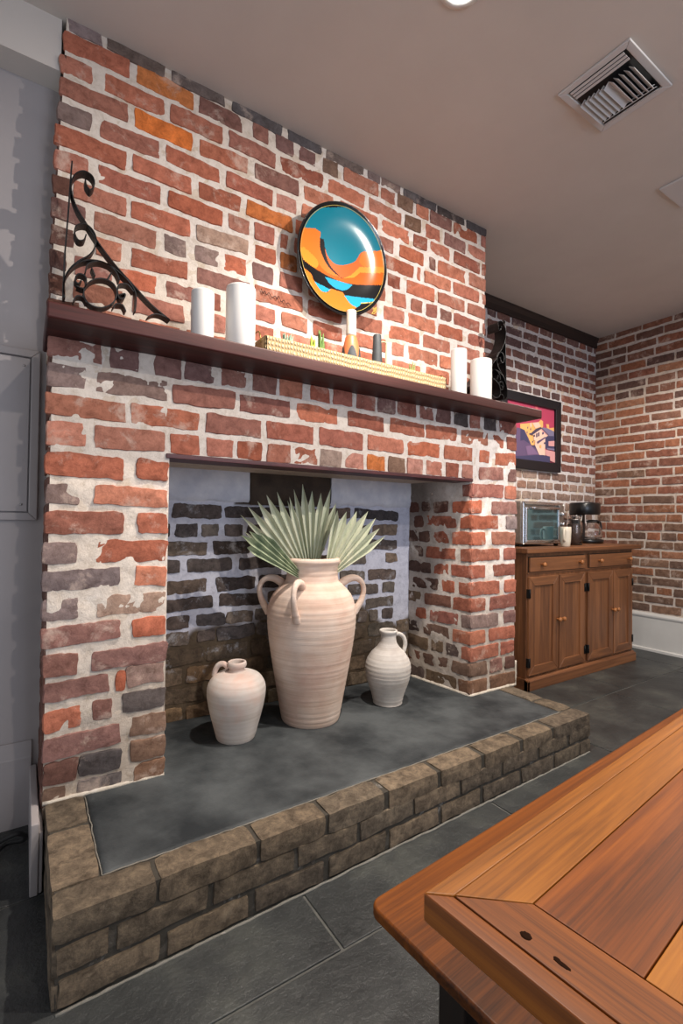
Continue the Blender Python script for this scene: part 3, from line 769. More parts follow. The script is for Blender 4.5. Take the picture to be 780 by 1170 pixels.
# ================================================================== THINGS ON THE MANTEL
def candle(u0, u1, vt, y, label):
    xc = (x_at(u0, y, 1.78)+x_at(u1, y, 1.78))/2; dist = (Vector((xc, y, 1.78))-CAM).dot(A2)
    # apparent width of an upright cylinder
    rr = (u1-u0)/2/F*dist*math.cos(math.atan(((u0+u1)/2-390)/F))
    h = at((u0+u1)/2, vt, 'y', y).z-ZT
    t = thing('pillar_candle', label, 'candle', (xc, y, ZT), 0, 'white pillar candles on the mantel')
    bm = bmesh.new()
    lathe(bm, [(rr*.96, 0), (rr, .004), (rr, h-.006), (rr*.97, h), (rr*.8, h-.001), (rr*.3, h-.006), (.002, h-.008)], 40, cap1=True)
    obj('wax', bm, M_wax, t)
    bm = bmesh.new(); tube(bm, [(0, 0, h-.009), (.001, 0, h+.004), (.004, .001, h+.010)], .0014, 6); obj('wick', bm, M_wick, t)
candle(218, 244.5, 334, 1.67, 'shorter white pillar candle beside the iron scroll bracket on the left')
candle(257.5, 291.5, 330, 1.67, 'widest white pillar candle of the left pair on the mantel')
candle(514.5, 533, 400, 1.67, 'tall thin white pillar candle left in the right pair on the mantel')
candle(536.5, 561.5, 412, 1.66, 'stout white pillar candle in front of the right iron bracket')

# wrought iron scroll brackets
def spiral(c, r0, r1, a0, a1, n=28):
    return [(c[0]+(r0+(r1-r0)*i/n)*math.cos(a0+(a1-a0)*i/n), c[1]+(r0+(r1-r0)*i/n)*math.sin(a0+(a1-a0)*i/n)) for i in range(n+1)]
YBR = 1.76
def bp(cx, cy):       # point of the bracket drawing -> (x, z) on its plane
    p = at(60+cx/5.571, 190+cy/5.571, 'y', YBR); return (p.x, p.z)
org = bp(71, 830); OX = org[0]
def P3(pts): return [(p[0]-OX, 0, p[1]-ZT) for p in pts]
def sm2(pts, n=6): return [(v.x, v.z) for v in spline([(p[0], 0, p[1]) for p in pts], n)]
strips = {
 'upright': [bp(122, -15), bp(100, 300), bp(78, 560), bp(66, 850)],
 'diagonal': sm2([bp(205, 105), bp(212, 140), bp(238, 170), bp(262, 135), bp(250, 85), bp(200, 52), bp(150, 65), bp(120, 110), bp(118, 180), bp(150, 280), bp(210, 380), bp(300, 520), bp(400, 650), bp(500, 760), bp(620, 890), bp(740, 990)]),
 'side_scroll': sm2([bp(210, 450), bp(195, 485), bp(160, 485), bp(138, 440), bp(150, 395), bp(200, 385), bp(245, 415), bp(272, 470), bp(265, 530), bp(230, 580), bp(160, 620), bp(105, 670), bp(72, 740), bp(70, 830)]),
 'arch': sm2([bp(75, 850), bp(68, 770), bp(95, 690), bp(160, 630), bp(250, 612), bp(340, 635), bp(420, 690), bp(490, 760), bp(525, 830), bp(520, 935)]),
 'ring': sm2([bp(300+105*math.cos(a), 820+92*math.sin(a)) for a in [i*2*PI/16 for i in range(17)]], 3),
 'inner_scroll': sm2([bp(205, 690), bp(220, 640), bp(280, 620), bp(350, 640), bp(400, 690), bp(420, 740)]),
 'left_curl': sm2([bp(180, 740), bp(160, 760), bp(140, 735), bp(160, 700), bp(200, 710), bp(212, 745), bp(195, 790), bp(150, 775)]),
 'right_curl': sm2([bp(420, 830), bp(455, 825), bp(450, 850), bp(420, 852), bp(408, 800), bp(420, 765), bp(470, 765), bp(510, 810)]),
 'foot_curl': sm2([bp(600, 970), bp(640, 952), bp(690, 960), bp(740, 990)]),
 'low_curl': sm2([bp(130, 870), bp(150, 840), bp(190, 845), bp(212, 880)]),
 'base_curl': sm2([bp(380, 910), bp(400, 888), bp(440, 895), bp(460, 935)]),
 'spike': [bp(245, 660), bp(265, 710)], 'leaf': [bp(370, 690), bp(345, 730)]}
strips_w = {k: .040 for k in strips}
strips_w['upright'] = .034
def bracket(name, label, loc, rz, mirror, width=1):
    t = thing(name, label, 'bracket', loc, rz, 'iron scroll brackets on the mantel')
    for k, pts in strips.items():
        bm = bmesh.new(); q = P3(pts)
        q = [(-a if mirror else a, b, max(c, .0025)) for a, b, c in q]
        th = .0035 if k != 'upright' else .004
        tube(bm, q, 0, flat=(strips_w[k]*width, th, (0, 1, 0)))
        obj(k, bm, M_iron, t)
    return t
bracket('scroll_bracket', 'black wrought iron scroll bracket standing on the left end of the mantel', (OX, YBR, ZT), 0, False)
rb = bracket('scroll_bracket', 'black wrought iron scroll bracket behind the stout candle at the right end', (2.235, 1.775, ZT), 0, True, 1.9)

# woven tray with wire handles, and what stands in it
m = M_weave = mat('woven_seagrass', (196, 168, 120), .8); mp = coords(m)
wv = N(m, 'ShaderNodeTexWave', Scale=16, Distortion=3, Detail=3); wv.bands_direction = 'Z'; L(m, mp, 0, wv, 'Vector')
wv2 = N(m, 'ShaderNodeTexWave', Scale=24, Distortion=6, Detail=3); wv2.bands_direction = 'X'; L(m, mp, 0, wv2, 'Vector')
mm = N(m, 'ShaderNodeMath', operation='MULTIPLY'); L(m, wv, 'Fac', mm, 0); L(m, wv2, 'Fac', mm, 1)
r = ramp(m, [(.0, (164, 138, 98)), (.35, (188, 164, 124)), (.8, (206, 186, 148))]); L(m, mm, 0, r, 'Fac'); L(m, r, 'Color', BS(m), 'Base Color')
b = N(m, 'ShaderNodeBump', Strength=.8, Distance=.006); L(m, mm, 0, b, 'Height'); L(m, b, 0, BS(m), 'Normal')
TY0, TY1 = 1.655, 1.825
tx0, tx1 = x_at(303, TY0, 1.73), x_at(510, TY0, 1.70)
tray = thing('woven_tray', 'long shallow woven seagrass tray on the middle of the mantel', 'tray', ((tx0+tx1)/2, (TY0+TY1)/2, ZT))
hw, hd = (tx1-tx0)/2, (TY1-TY0)/2
TH = at(312, 384, 'y', TY0).z-ZT
bm = bmesh.new(); a = .018
box(bm, -hw, hw, -hd, hd, 0, .010)
for s in (-1, 1):
    prism(bm, [(-hw, .0), (hw, .0), (hw, TH), (-hw, TH)], 'y', s*hd-(.012 if s > 0 else 0), s*hd+(.012 if s < 0 else 0))
    box(bm, s*hw-(.012 if s > 0 else 0), s*hw+(.012 if s < 0 else 0), -hd, hd, 0, TH)
obj('basket', bm, M_weave, tray, bevel=.004)
M_gold = mat('gold_wire', (150, 122, 70), .35, .9)
for s in (-1, 1):
    bm = bmesh.new()
    tube(bm, spline([(s*hw, -.045, TH-.02), (s*(hw+.004), -.045, TH+.008), (s*(hw+.010), -.04, TH+.022), (s*(hw+.010), .04, TH+.022), (s*(hw+.004), .045, TH+.008), (s*hw, .045, TH-.02)], 5), .0026, 8)
    obj('handle', bm, M_gold, tray)
zt0 = ZT+.011
# tall flask-like vase: dark scalloped foot, orange shoulder, speckled white neck
yv = 1.735
xv = x_at(401, yv, 1.85); zt_ = at(402, 355.5, 'y', yv).z; zsh = at(401, 385, 'y', yv).z
k = .00183*1.0
M_speck = noisy('speckled_white_glaze', (226, 220, 206), (206, 196, 176), 60, .4, 0)
M_char = noisy('charcoal_glaze', (52, 56, 60), (66, 70, 72), 30, .6, .1, 80)
M_orange = mat('orange_glaze', (206, 116, 70), .45)
va = thing('bottle_vase', 'slim bottle vase with white neck, orange shoulder and dark foot', 'vase', (xv, yv, zt0))
hN, hS = zt_-zt0, zsh-zt0
bm = bmesh.new(); lathe(bm, [(.022, hS), (.0225, hS+.01), (.0215, hN-.004), (.020, hN), (.016, hN), (.015, hN-.03), (.0005, hN-.031)], 36, cap0=True, cap1=True); obj('neck', bm, M_speck, va)
bm = bmesh.new(); lathe(bm, [(.046, 0), (.046, .003), (.044, hS*.45), (.036, hS*.75), (.026, hS*.97), (.0215, hS+.002), (.0005, hS+.002)], 36, cap0=True, cap1=True); obj('shoulder', bm, M_orange, va)
bm = bmesh.new(); n = 60; rings = []
prof = [(.0470, -.0005), (.0472, .004), (.0455, hS*.4), (.0405, hS*.62), (.0375, hS*.72)]
for i in range(n):
    a = 2*PI*i/n; f = .62+.38*abs(math.sin(a*2.5+.4))
    rings.append([bm.verts.new((r_*math.cos(a)*1.01, r_*math.sin(a)*1.01, z_*(f if j > 1 else 1))) if j < 2 else
                  bm.verts.new(((.047-.0095*(z_*f/(hS*.72))**1.6)*1.03*math.cos(a), (.047-.0095*(z_*f/(hS*.72))**1.6)*1.03*math.sin(a), z_*f*1.05)) for j, (r_, z_) in enumerate(prof)])
for i in range(n):
    for j in range(len(prof)-1):
        f = bm.faces.new((rings[i][j], rings[(i+1) % n][j], rings[(i+1) % n][j+1], rings[i][j+1])); f.smooth = True
obj('scalloped_foot', bm, M_char, va)
# small dark vessel with a pale square handle
xm = x_at(430.5, yv, 1.8); hm = at(430.5, 383, 'y', yv).z-zt0
mu = thing('dark_pitcher', 'small tapered charcoal pitcher with a pale square handle', 'pitcher', (xm, yv, zt0))
bm = bmesh.new(); lathe(bm, [(.026, 0), (.0275, .003), (.025, hm*.4), (.020, hm*.8), (.0185, hm-.003), (.017, hm), (.014, hm), (.014, hm-.03), (.0005, hm-.031)], 36); obj('body', bm, M_char, mu)
bm = bmesh.new(); tube(bm, spline([(.018, -.0, hm*.88), (.036, -.004, hm*.90), (.046, -.006, hm*.88), (.048, -.006, hm*.8), (.047, -.006, hm*.3), (.045, -.006, hm*.06), (.024, -.002, hm*.04)], 6), .0040, 8); obj('handle', bm, mat('pale_tan_handle', (196, 172, 136), .5), mu)
# plant sprigs poking over the rim
def sprig(u, v, w, cols, label, n=9):
    x = x_at(u, 1.745, 1.78); top = at(u, v, 'y', 1.745).z-zt0
    bm = bmesh.new()
    for i in range(n):
        a = 2*PI*i/n+.3; tl = .5+.5*random.random()
        tip = Vector((math.cos(a)*w*tl, math.sin(a)*w*tl*.8, top*(.75+.3*random.random()))); mid = Vector((tip.x*.55, tip.y*.55, top*.55))
        pts = spline([(0, 0, 0), mid, tip], 5)
        tube(bm, pts, [.0025]*3+[.0065, .0075, .0075, .007, .006, .0045, .003, .001][:len(pts)-3], 6)
    o = obj('plant_sprig', bm, noisy('succulent_'+str(u), cols[0], cols[1], 20, .6, 0), smooth=True)
    o.location = (x, 1.745, zt0); tag(o, label, 'plant', 'plant sprigs in the woven tray')
sprig(327, 377, .028, ((112, 140, 116), (150, 172, 150)), 'grey green plant sprig nearest the left end of the woven tray')
sprig(357, 384, .014, ((126, 150, 40), (164, 178, 60)), 'yellow green plant sprig, small, left of the leafier green sprig', 6)
sprig(367, 380, .018, ((76, 112, 44), (112, 140, 66)), 'green leafy plant sprig just left of the bottle vase', 7)
sprig(470, 415, .018, ((112, 120, 60), (150, 150, 90)), 'low olive plant sprig at the right end of the woven tray', 7)

# ================================================================== PLATE ON THE BREAST
PR = .235
pc = Vector((x_at(392.5, 1.80, 2.225), 1.80, 2.228))
plate = thing('decorative_plate', 'large round ceramic plate painted with teal and orange bands, hung on the bricks', 'plate', pc)
# local: plate faces -y, tilted a little downwards
TILT = Matrix.Rotation(math.radians(6), 4, 'X')
bm = bmesh.new()
prof = [(0.0005, .012), (.19, .010), (.222, .000), (.2355, -.010), (PR+.003, -.010), (PR+.0045, -.004), (.226, .014), (.19, .026), (.09, .030), (.0005, .030)]
lathe(bm, prof, 96, cap0=True, cap1=True)
for v in bm.verts: v.co = TILT @ Vector((v.co.x, v.co.z, v.co.y))
M_pblack = mat('plate_black_glaze', (20, 20, 22), .12)
obj('dish', bm, M_pblack, plate)
PC = dict(teal=(20, 118, 138), orange=(226, 116, 44), amber=(236, 140, 52), rust=(204, 98, 48), brown=(190, 94, 32), black=(26, 26, 28), blue=(40, 152, 190), line=(196, 176, 96))
pm = {k: mat('plate_'+k, c, .09, 0, .4) for k, c in PC.items()}
order = list(PC)
bm = bmesh.new()
# the drawing is laid out on the plate's own disc (unit circle, x right, y up)
def toloc(cx, cy):
    p = at(330+cx/6.5, 240+cy/6.5, 'y', 1.80)
    return ((p.x-pc.x)/PR, (p.z-pc.z)/PR)
def dish_y(r): return .012-.022*(min(r, PR)/PR)**4
regions = []
def region(pts, key): regions.append((key, pts))
def inside(pts, x, y):
    c = False; n = len(pts); j = n-1
    for i in range(n):
        xi, yi = pts[i]; xj, yj = pts[j]
        if (yi > y) != (yj > y) and x < (xj-xi)*(y-yi)/(yj-yi)+xi: c = not c
        j = i
    return c
T = lambda *pp: [toloc(*p) for p in pp]
def curve2(pts, n=6): return [(v.x, v.y) for v in spline([(p[0], p[1], 0) for p in pts], n)]
disc = [(.955*math.cos(2*PI*i/96), .955*math.sin(2*PI*i/96)) for i in range(96)]
region([(p[0]*1.0, p[1]*1.0) for p in disc], 'black')
# teal sky down to the big arc
region(T((60, 150), (60, 0), (800, 0), (800, 312), (640, 310)) + curve2(T((640, 310), (545, 312), (500, 375), (430, 400), (360, 395), (300, 340), (268, 260), (232, 208)), 5) + T((235, 165), (190, 140)), 'teal')
# left orange dune
region(T((190, 140), (235, 165), (232, 208)) + curve2(T((232, 208), (240, 290), (290, 390), (360, 460), (410, 495)), 5) + curve2(T((410, 495), (300, 455), (210, 370), (115, 280)), 5) + T((60, 300), (60, 140)), 'orange')
# right orange slope under the arc
region(curve2(T((268, 260), (300, 340), (360, 395), (430, 400), (500, 375), (545, 312), (640, 310)), 5) + T((800, 312), (800, 430), (690, 430), (535, 418)) + curve2(T((535, 418), (500, 465), (410, 495), (360, 455), (305, 380), (275, 300)), 5), 'rust')
region(T((545, 312), (800, 312), (800, 425), (690, 425), (560, 415), (525, 380)), 'orange')
# pale strip
region(T((535, 418), (690, 425), (800, 425), (800, 470), (690, 470), (540, 458)) + curve2(T((540, 458), (500, 492), (410, 500), (470, 478), (535, 418)), 4), 'amber')
# brown band
region(curve2(T((70, 285), (115, 280), (210, 370), (300, 455), (410, 498)), 5) + T((500, 492), (540, 458), (690, 470), (800, 470), (800, 555), (690, 556), (520, 545)) + curve2(T((520, 545), (400, 520), (260, 455), (110, 365)), 5), 'brown')
region(curve2(T((70, 285), (115, 280), (210, 350), (230, 400), (200, 420), (110, 365)), 5), 'amber')
# black sickle
region(curve2(T((233, 208), (240, 290), (290, 390), (350, 455), (410, 495)), 6) + curve2(T((410, 495), (340, 430), (290, 350), (268, 250), (262, 215)), 6), 'black')
# blue lenses
region(T((285, 486), (490, 546)) + curve2(T((490, 546), (450, 580), (400, 582), (330, 545), (285, 486)), 5), 'blue')
region(T((200, 520), (240, 538), (330, 580)) + curve2(T((330, 580), (290, 598), (240, 580), (200, 520)), 5), 'blue')
# lower orange blob and left wedge
region(T((115, 425), (175, 465), (200, 520)) + curve2(T((200, 520), (250, 585), (300, 600), (330, 572)), 4) + T((420, 600), (445, 640)) + curve2(T((445, 640), (480, 690), (520, 712), (470, 735), (400, 735), (310, 690), (230, 620), (165, 545)), 5), 'orange')
region(T((430, 620), (640, 655), (640, 672), (555, 685)) + curve2(T((555, 685), (520, 712), (470, 680), (430, 620)), 5), 'blue')
# thin gold line round the rim and under the blue
region(T((545, 680), (800, 676), (800, 682), (548, 686)), 'line')
NR, NA = 90, 220; G = []
for i in range(NR+1):
    r_ = max(.002, .955*i/NR)
    G.append([bm.verts.new(TILT @ Vector((r_*PR*math.cos(2*PI*k/NA), dish_y(r_*PR)-.0012, r_*PR*math.sin(2*PI*k/NA)))) for k in range(NA)])
for i in range(NR):
    for k in range(NA):
        f = bm.faces.new((G[i][k], G[i][(k+1) % NA], G[i+1][(k+1) % NA], G[i+1][k])); f.smooth = True
        r_ = .955*(i+.5)/NR; a = 2*PI*(k+.5)/NA; key = 'black'
        for kk, pts in regions:
            if inside(pts, r_*math.cos(a), r_*math.sin(a)): key = kk
        f.material_index = order.index(key)
obj('painting', bm, [pm[k] for k in order], plate)
bm = bmesh.new()
sg = T((628, 768), (640, 740), (634, 720), (650, 735), (645, 752), (655, 715), (660, 740), (652, 758), (640, 765))
tube(bm, [TILT @ Vector((p[0]*PR, dish_y(.2)-.007, p[1]*PR)) for p in curve2(sg, 4)], .0012, 5)
obj('signature', bm, mat('yellow_ink', (220, 200, 70), .5), plate)
bm = bmesh.new(); tube(bm, [TILT @ Vector((.945*PR*math.cos(2*PI*i/96), dish_y(.945*PR)-.002, .945*PR*math.sin(2*PI*i/96))) for i in range(96)], .0011, 5, closed=True)
obj('rim_line', bm, pm['line'], plate)
bm = bmesh.new(); tube(bm, [(0, .026, .19), (0, .05, .17), (0, YU-pc.y-.008, .16)], .003, 6); obj('hook', bm, M_iron, plate)

# ================================================================== JARS ON THE HEARTH
def clay(name, c1, c2, c3, ridge=55, rs=.25):
    m = mat(name, c1, .85, 0, .25); mp = coords(m)
    n = N(m, 'ShaderNodeTexNoise', Scale=5, Detail=6, Roughness=.6); L(m, mp, 0, n, 'Vector')
    r = ramp(m, [(.3, c3), (.48, c1), (.7, c2)]); L(m, n, 'Fac', r, 'Fac')
    mp2 = N(m, 'ShaderNodeMapping'); mp2.inputs['Scale'].default_value = (1.2, 1.2, 40); tc = N(m, 'ShaderNodeTexCoord'); L(m, tc, 'Object', mp2, 'Vector')
    n2 = N(m, 'ShaderNodeTexNoise', Scale=1.6, Detail=5, Roughness=.6); L(m, mp2, 0, n2, 'Vector')
    r2 = ramp(m, [(.3, (226, 220, 214)), (.6, (255, 255, 255))]); L(m, n2, 'Fac', r2, 'Fac')
    mx = N(m, 'ShaderNodeMix', data_type='RGBA', blend_type='MULTIPLY'); mx.inputs['Factor'].default_value = .8
    L(m, r, 'Color', mx, 'A'); L(m, r2, 'Color', mx, 'B'); L(m, mx, 'Result', BS(m), 'Base Color')
    b = N(m, 'ShaderNodeBump', Strength=rs, Distance=.004); L(m, n2, 'Fac', b, 'Height'); L(m, b, 0, BS(m), 'Normal')
    return m
M_terra = clay('terracotta', (206, 182, 166), (214, 198, 186), (196, 162, 146), rs=.5)
M_pale = clay('pale_terracotta', (198, 190, 184), (208, 202, 198), (200, 172, 160), rs=.12)
M_cream = clay('cream_clay', (198, 193, 187), (210, 205, 200), (176, 169, 164), rs=.5)
def smoothprof(p, n=6): return [(max(v.x, .0005), v.z) for v in spline([(r, 0, z) for r, z in p], n)]
# amphora
ax_, ay_ = 1.075, 1.865
az = hz(ax_)-.004
amp = thing('amphora', 'large tall terracotta amphora with loop handles in the middle of the firebox', 'amphora', (ax_, ay_, az))
AK = 1.015
body = [(.112, 0), (.124, .004), (.134, .05), (.150, .14), (.170, .25), (.187, .36), (.193, .43), (.190, .485), (.172, .535), (.142, .572), (.118, .595)]
neck = [(.114, .605), (.112, .625), (.113, .65), (.115, .668)]
lip = [(.121, .674), (.125, .684), (.121, .694), (.110, .698), (.104, .69), (.104, .66), (.103, .58)]
P = smoothprof(body, 10) + smoothprof(neck, 6) + smoothprof(lip, 4)
P = [(r + (.0005*math.sin(z*260) if .02 < z < .66 and r > .1 and i < len(P)-24 else 0), z) for i, (r, z) in enumerate(P)]
bm = bmesh.new(); lathe(bm, [(r*AK, z*AK) for r, z in P], 72, cap1=False)
obj('body', bm, M_terra, amp)
va_ = math.atan2(-.5, .866)     # image-right direction at the jar
vr = math.atan2(-math.sin(math.radians(30)), math.cos(math.radians(30)))
for k, da in enumerate((.10, PI-.05, -PI/2-.32, PI/2-.2)):
    a = vr+da; bm = bmesh.new()
    pr = [(.122, .578), (.160, .602), (.196, .605), (.222, .585), (.230, .55), (.218, .505), (.196, .468), (.186, .455)]
    pts = spline([(r*AK*math.cos(a), r*AK*math.sin(a), z*AK) for r, z in pr], 6)
    tube(bm, pts, [.015+.004*math.cos(i/len(pts)*2*PI) for i in range(len(pts))], 10)
    obj('handle', bm, M_terra, amp)
# dried palm fans standing in the amphora
M_palm = noisy('dried_palm', (178, 184, 158), (204, 204, 180), 7, .75, .15, 60, sc=(4, 4, .6))
M_palmg = noisy('dried_palm_green', (112, 126, 100), (170, 178, 146), 7, .75, .15, 60, sc=(4, 4, .6))
def palm(base, a0, a1, R, n, yaw, lean, m, label, jag=.24, fold=.012):
    bm = bmesh.new(); B = Vector((0, 0, 0)); rim = .60
    cols = []
    for i in range(2*n+1):
        t = i/(2*n); a = a0+(a1-a0)*t
        L_ = R*(.86+.14*math.sin(PI*t))*(1 if i % 2 else 1-jag)*(1+random.uniform(-.07, .07))
        rowp = []
        for s in (0.1, .3, .5, .7, .85, 1):
            rr = L_*s; f = (fold*(.35+.65*s) if i % 2 else -fold*(.35+.65*s))
            rowp.append(bm.verts.new((math.sin(a)*rr, f + lean*rr*rr, math.cos(a)*rr)))
        cols.append(rowp)
    for i in range(2*n):
        for j in range(5): bm.faces.new((cols[i][j], cols[i+1][j], cols[i+1][j+1], cols[i][j+1]))
    t = thing('dried_palm_fan', label, 'dried palm', (ax_+base[0], ay_+base[1], az+base[2]), yaw, 'dried palm fans in the amphora')
    o = obj('blade', bm, m, t); sd = o.modifiers.new('s', 'SOLIDIFY'); sd.thickness = .0016
    bm = bmesh.new(); tube(bm, [(0, 0, .05), (0, .002, -.10), (-base[0]*.5, -base[1]*.5, -.34)], [.005, .005, .004], 8); obj('stalk', bm, m, t)
fy = -math.radians(30)
palm((.012, .025, .60), -.36, .34, .43, 7, fy, .05, M_palm, 'tall middle dried palm fan in the amphora, tips highest')
palm((-.02, -.02, .60), -.98, -.20, .42, 7, fy+.05, -.03, M_palm, 'dried palm fan leaning left of the tall middle fan')
palm((.03, -.045, .60), .12, .98, .37, 7, fy-.05, -.06, M_palm, 'dried palm fan leaning lowest to the right in the amphora')
palm((-.045, -.055, .60), -1.10, -.74, .36, 4, fy+.5, .06, M_palmg, 'narrow dark green palm fan at the far left of the bunch', .12)
# round flagon at the left
jx, jy = .722, 1.845; jz = hz(jx)-.004
jar = thing('flagon', 'squat pale clay flagon with short neck, at the left of the firebox', 'jar', (jx, jy, jz))
bm = bmesh.new()
pr = smoothprof([(.066, 0), (.075, .004), (.088, .05), (.106, .12), (.115, .175), (.112, .212), (.092, .243), (.060, .258), (.036, .262)], 8) + smoothprof([(.031, .266), (.0305, .273), (.036, .280), (.0385, .290), (.036, .299), (.031, .301), (.027, .295), (.026, .262)], 4)
lathe(bm, pr, 64, cap1=False); obj('body', bm, M_pale, jar)
a = vr+PI-.1; bm = bmesh.new()
pts = spline([(r*math.cos(a), r*math.sin(a), z) for r, z in [(.034, .272), (.052, .288), (.072, .285), (.086, .265), (.091, .240)]], 6)
tube(bm, pts, .011, 10); obj('handle', bm, M_pale, jar)
# small ribbed jug at the right
gx, gy = 1.487, 1.835; gz = hz(gx)-.004
jug = thing('clay_jug', 'small cream clay jug with a side handle, at the right of the firebox', 'jug', (gx, gy, gz))
bm = bmesh.new()
pr = smoothprof([(.062, 0), (.070, .003), (.071, .012), (.080, .05), (.101, .11), (.110, .16), (.106, .20), (.084, .24), (.056, .268), (.041, .292), (.037, .318), (.037, .330), (.041, .336), (.044, .345), (.042, .351), (.037, .351), (.033, .345), (.031, .32)], 8)
pr = [(r+(.0008*math.sin(z*330) if .01 < z < .22 else 0), z) for r, z in pr]
lathe(bm, pr, 64, cap1=False); obj('body', bm, M_cream, jug)
a = vr+.25; bm = bmesh.new()
pts = spline([(r*math.cos(a), r*math.sin(a), z) for r, z in [(.038, .327), (.058, .328), (.080, .312), (.090, .283), (.086, .252), (.078, .235)]], 6)
tube(bm, pts, [.010]*len(pts), 10); obj('handle', bm, M_cream, jug)

# ================================================================== CABINET
cb = thing('pine_cabinet', 'stained pine cabinet with two drawers and four panelled doors against the brick wall', 'cabinet', (2.665, 1.91, 0))
CK = 1.91/1.95
def cx(x): return x*CK-2.665
def cz(z): return EYE+(z-EYE)*CK
W = cx(4.065); D = .50; H = cz(.858)
bm = bmesh.new()
box(bm, 0, W, .0, D, .0, H)                       # carcass
obj('carcass', bm, M_cabZ, cb, bevel=.003)
obj('worktop', newbox(-.035, cx(4.16), -.03, D, H, cz(.892)), M_cabX, cb, bevel=.006)
bm = bmesh.new()
prism(bm, [(-.028, 0), (0, 0), (0, .075), (-.008, .075), (-.014, .066), (-.028, .060)], 'x', -.022, W+.012)
box(bm, -.022, 0, -.028, D, 0, .07)
obj('plinth', bm, M_cabX, cb, bevel=.002)
def knob(x, z, par):
    bm = bmesh.new(); lathe(bm, [(.006, 0), (.007, .008), (.006, .012), (.013, .018), (.0155, .025), (.013, .031), (.006, .034), (.0005, .0345)], 20)
    for v in bm.verts: v.co = Vector((x+v.co.x, -.016-v.co.z, z+v.co.y))
    obj('knob', bm, M_knob, par)
for x0, x1, ks in ((2.731, 3.377, (2.852, 3.289)), (3.431, 4.041, (3.547, 3.965))):
    bm = bmesh.new(); box(bm, cx(x0)+.004, cx(x1)-.004, -.016, .0, cz(.735)+.003, cz(.838)-.006)
    d_ = obj('drawer', bm, M_cabX, cb, bevel=.003)
    bm = bmesh.new(); box(bm, cx(x0)-.002, cx(x1)+.002, -.003, .001, cz(.735)-.003, cz(.838)); obj('drawer_gap_shade', bm, M_black, cb)  # thin black box standing in for the shade round the drawer
    for kx in ks: knob(cx(kx), cz(.785), d_)
bm = bmesh.new(); box(bm, .0, W, -.008, .0, cz(.725), cz(.735)); obj('rail', bm, M_cabX, cb)
def door(x0, x1, kx, hx_):
    z0, z1 = cz(.070), cz(.706); a, b = cx(x0)+.003, cx(x1)-.003; w_ = .058
    bm = bmesh.new()
    for P, mi in (([(a, z0), (b, z0), (b-w_, z0+w_), (a+w_, z0+w_)], 1), ([(b, z0), (b, z1), (b-w_, z1-w_), (b-w_, z0+w_)], 0),
                  ([(b, z1), (a, z1), (a+w_, z1-w_), (b-w_, z1-w_)], 1), ([(a, z1), (a, z0), (a+w_, z0+w_), (a+w_, z1-w_)], 0)):
        prism(bm, P, 'y', -.016, -.001, mi)
    d_ = obj('door', bm, [M_cabZ, M_cabX], cb, bevel=.0025)
    bm = bmesh.new(); box(bm, a+w_-.004, b-w_+.004, -.007, -.001, z0+w_-.004, z1-w_+.004); obj('panel', bm, M_cabZ, d_)
    knob(cx(kx), cz(.408), d_)
    for z in (.6, .155):
        bm = bmesh.new(); box(bm, hx_-.011, hx_+.011, -.0185, -.001, cz(z)-.028, cz(z)+.028)
        tube(bm, [(hx_, -.019, cz(z)-.028), (hx_, -.019, cz(z)+.028)], .004, 8); obj('hinge', bm, M_iron, d_)
door(2.722, 3.050, 3.030, cx(2.728)); door(3.056, 3.372, 3.078, cx(3.368)); door(3.408, 3.758, 3.736, cx(3.412)); door(3.763, 4.045, 3.786, cx(4.040))
ZCB = cz(.892)

# ---- toaster oven
oy = 2.03
ox0, ox1 = x_at(597, oy, 1.05), x_at(646, oy, 1.05)
ox1 = x_at(643.5, oy, 1.05)
oh = at(620, 573, 'y', oy).z-ZCB-.012; ow = ox1-ox0
ov = thing('toaster_oven', 'chrome toaster oven with glass door on the left of the pine cabinet', 'toaster oven', (ox0, oy, ZCB))
bm = newbox(0, ow, .012, .34, .014, oh+.01); obj('shell', bm, M_steel, ov, bevel=.015, seg=3)
bm = bmesh.new(); frame_bm(bm, .0, ow, .016, oh+.006, .022, -.004, .014)
obj('front_frame', bm, M_chrome, ov, bevel=.006, seg=3)
dw = ow*.86
bm = bmesh.new(); frame_bm(bm, .018, dw, .03, oh-.03, .016, -.014, -.002)
dr = obj('oven_door', bm, M_chrome, ov, bevel=.004)
obj('door_glass', newbox(.030, dw-.012, -.008, -.004, .042, oh-.042), M_oven_glass, dr)
bm = bmesh.new(); tube(bm, [(.06, -.014, oh-.038), (.06, -.036, oh-.036), (.075, -.042, oh-.036), (dw-.06, -.042, oh-.036), (dw-.045, -.036, oh-.036), (dw-.045, -.014, oh-.038)], .008, 10)
obj('door_handle', bm, M_chrome, dr)
obj('control_panel', newbox(dw+.004, ow-.012, -.008, .012, .03, oh-.01), M_steel, ov, bevel=.003)
for z in (.085, .155, .225):
    bm = bmesh.new(); lathe(bm, [(.015, 0), (.015, .012), (.013, .022), (.0005, .023)], 24)
    for v in bm.verts: v.co = Vector(((dw+ow-.008)/2+v.co.x, -.008-v.co.z, z+v.co.y))
    obj('knob', bm, M_chrome, ov)
obj('inner_rack', newbox(.03, dw-.02, .0, .005, .12, .126), M_chrome, ov)
for fx in (.03, ow-.03):
    for fy_ in (.04, .3):
        bm = bmesh.new(); lathe(bm, [(.014, 0), (.016, .016)], 16); 
        for v in bm.verts: v.co += Vector((fx, fy_, 0))
        obj('foot', bm, M_rubber, ov)
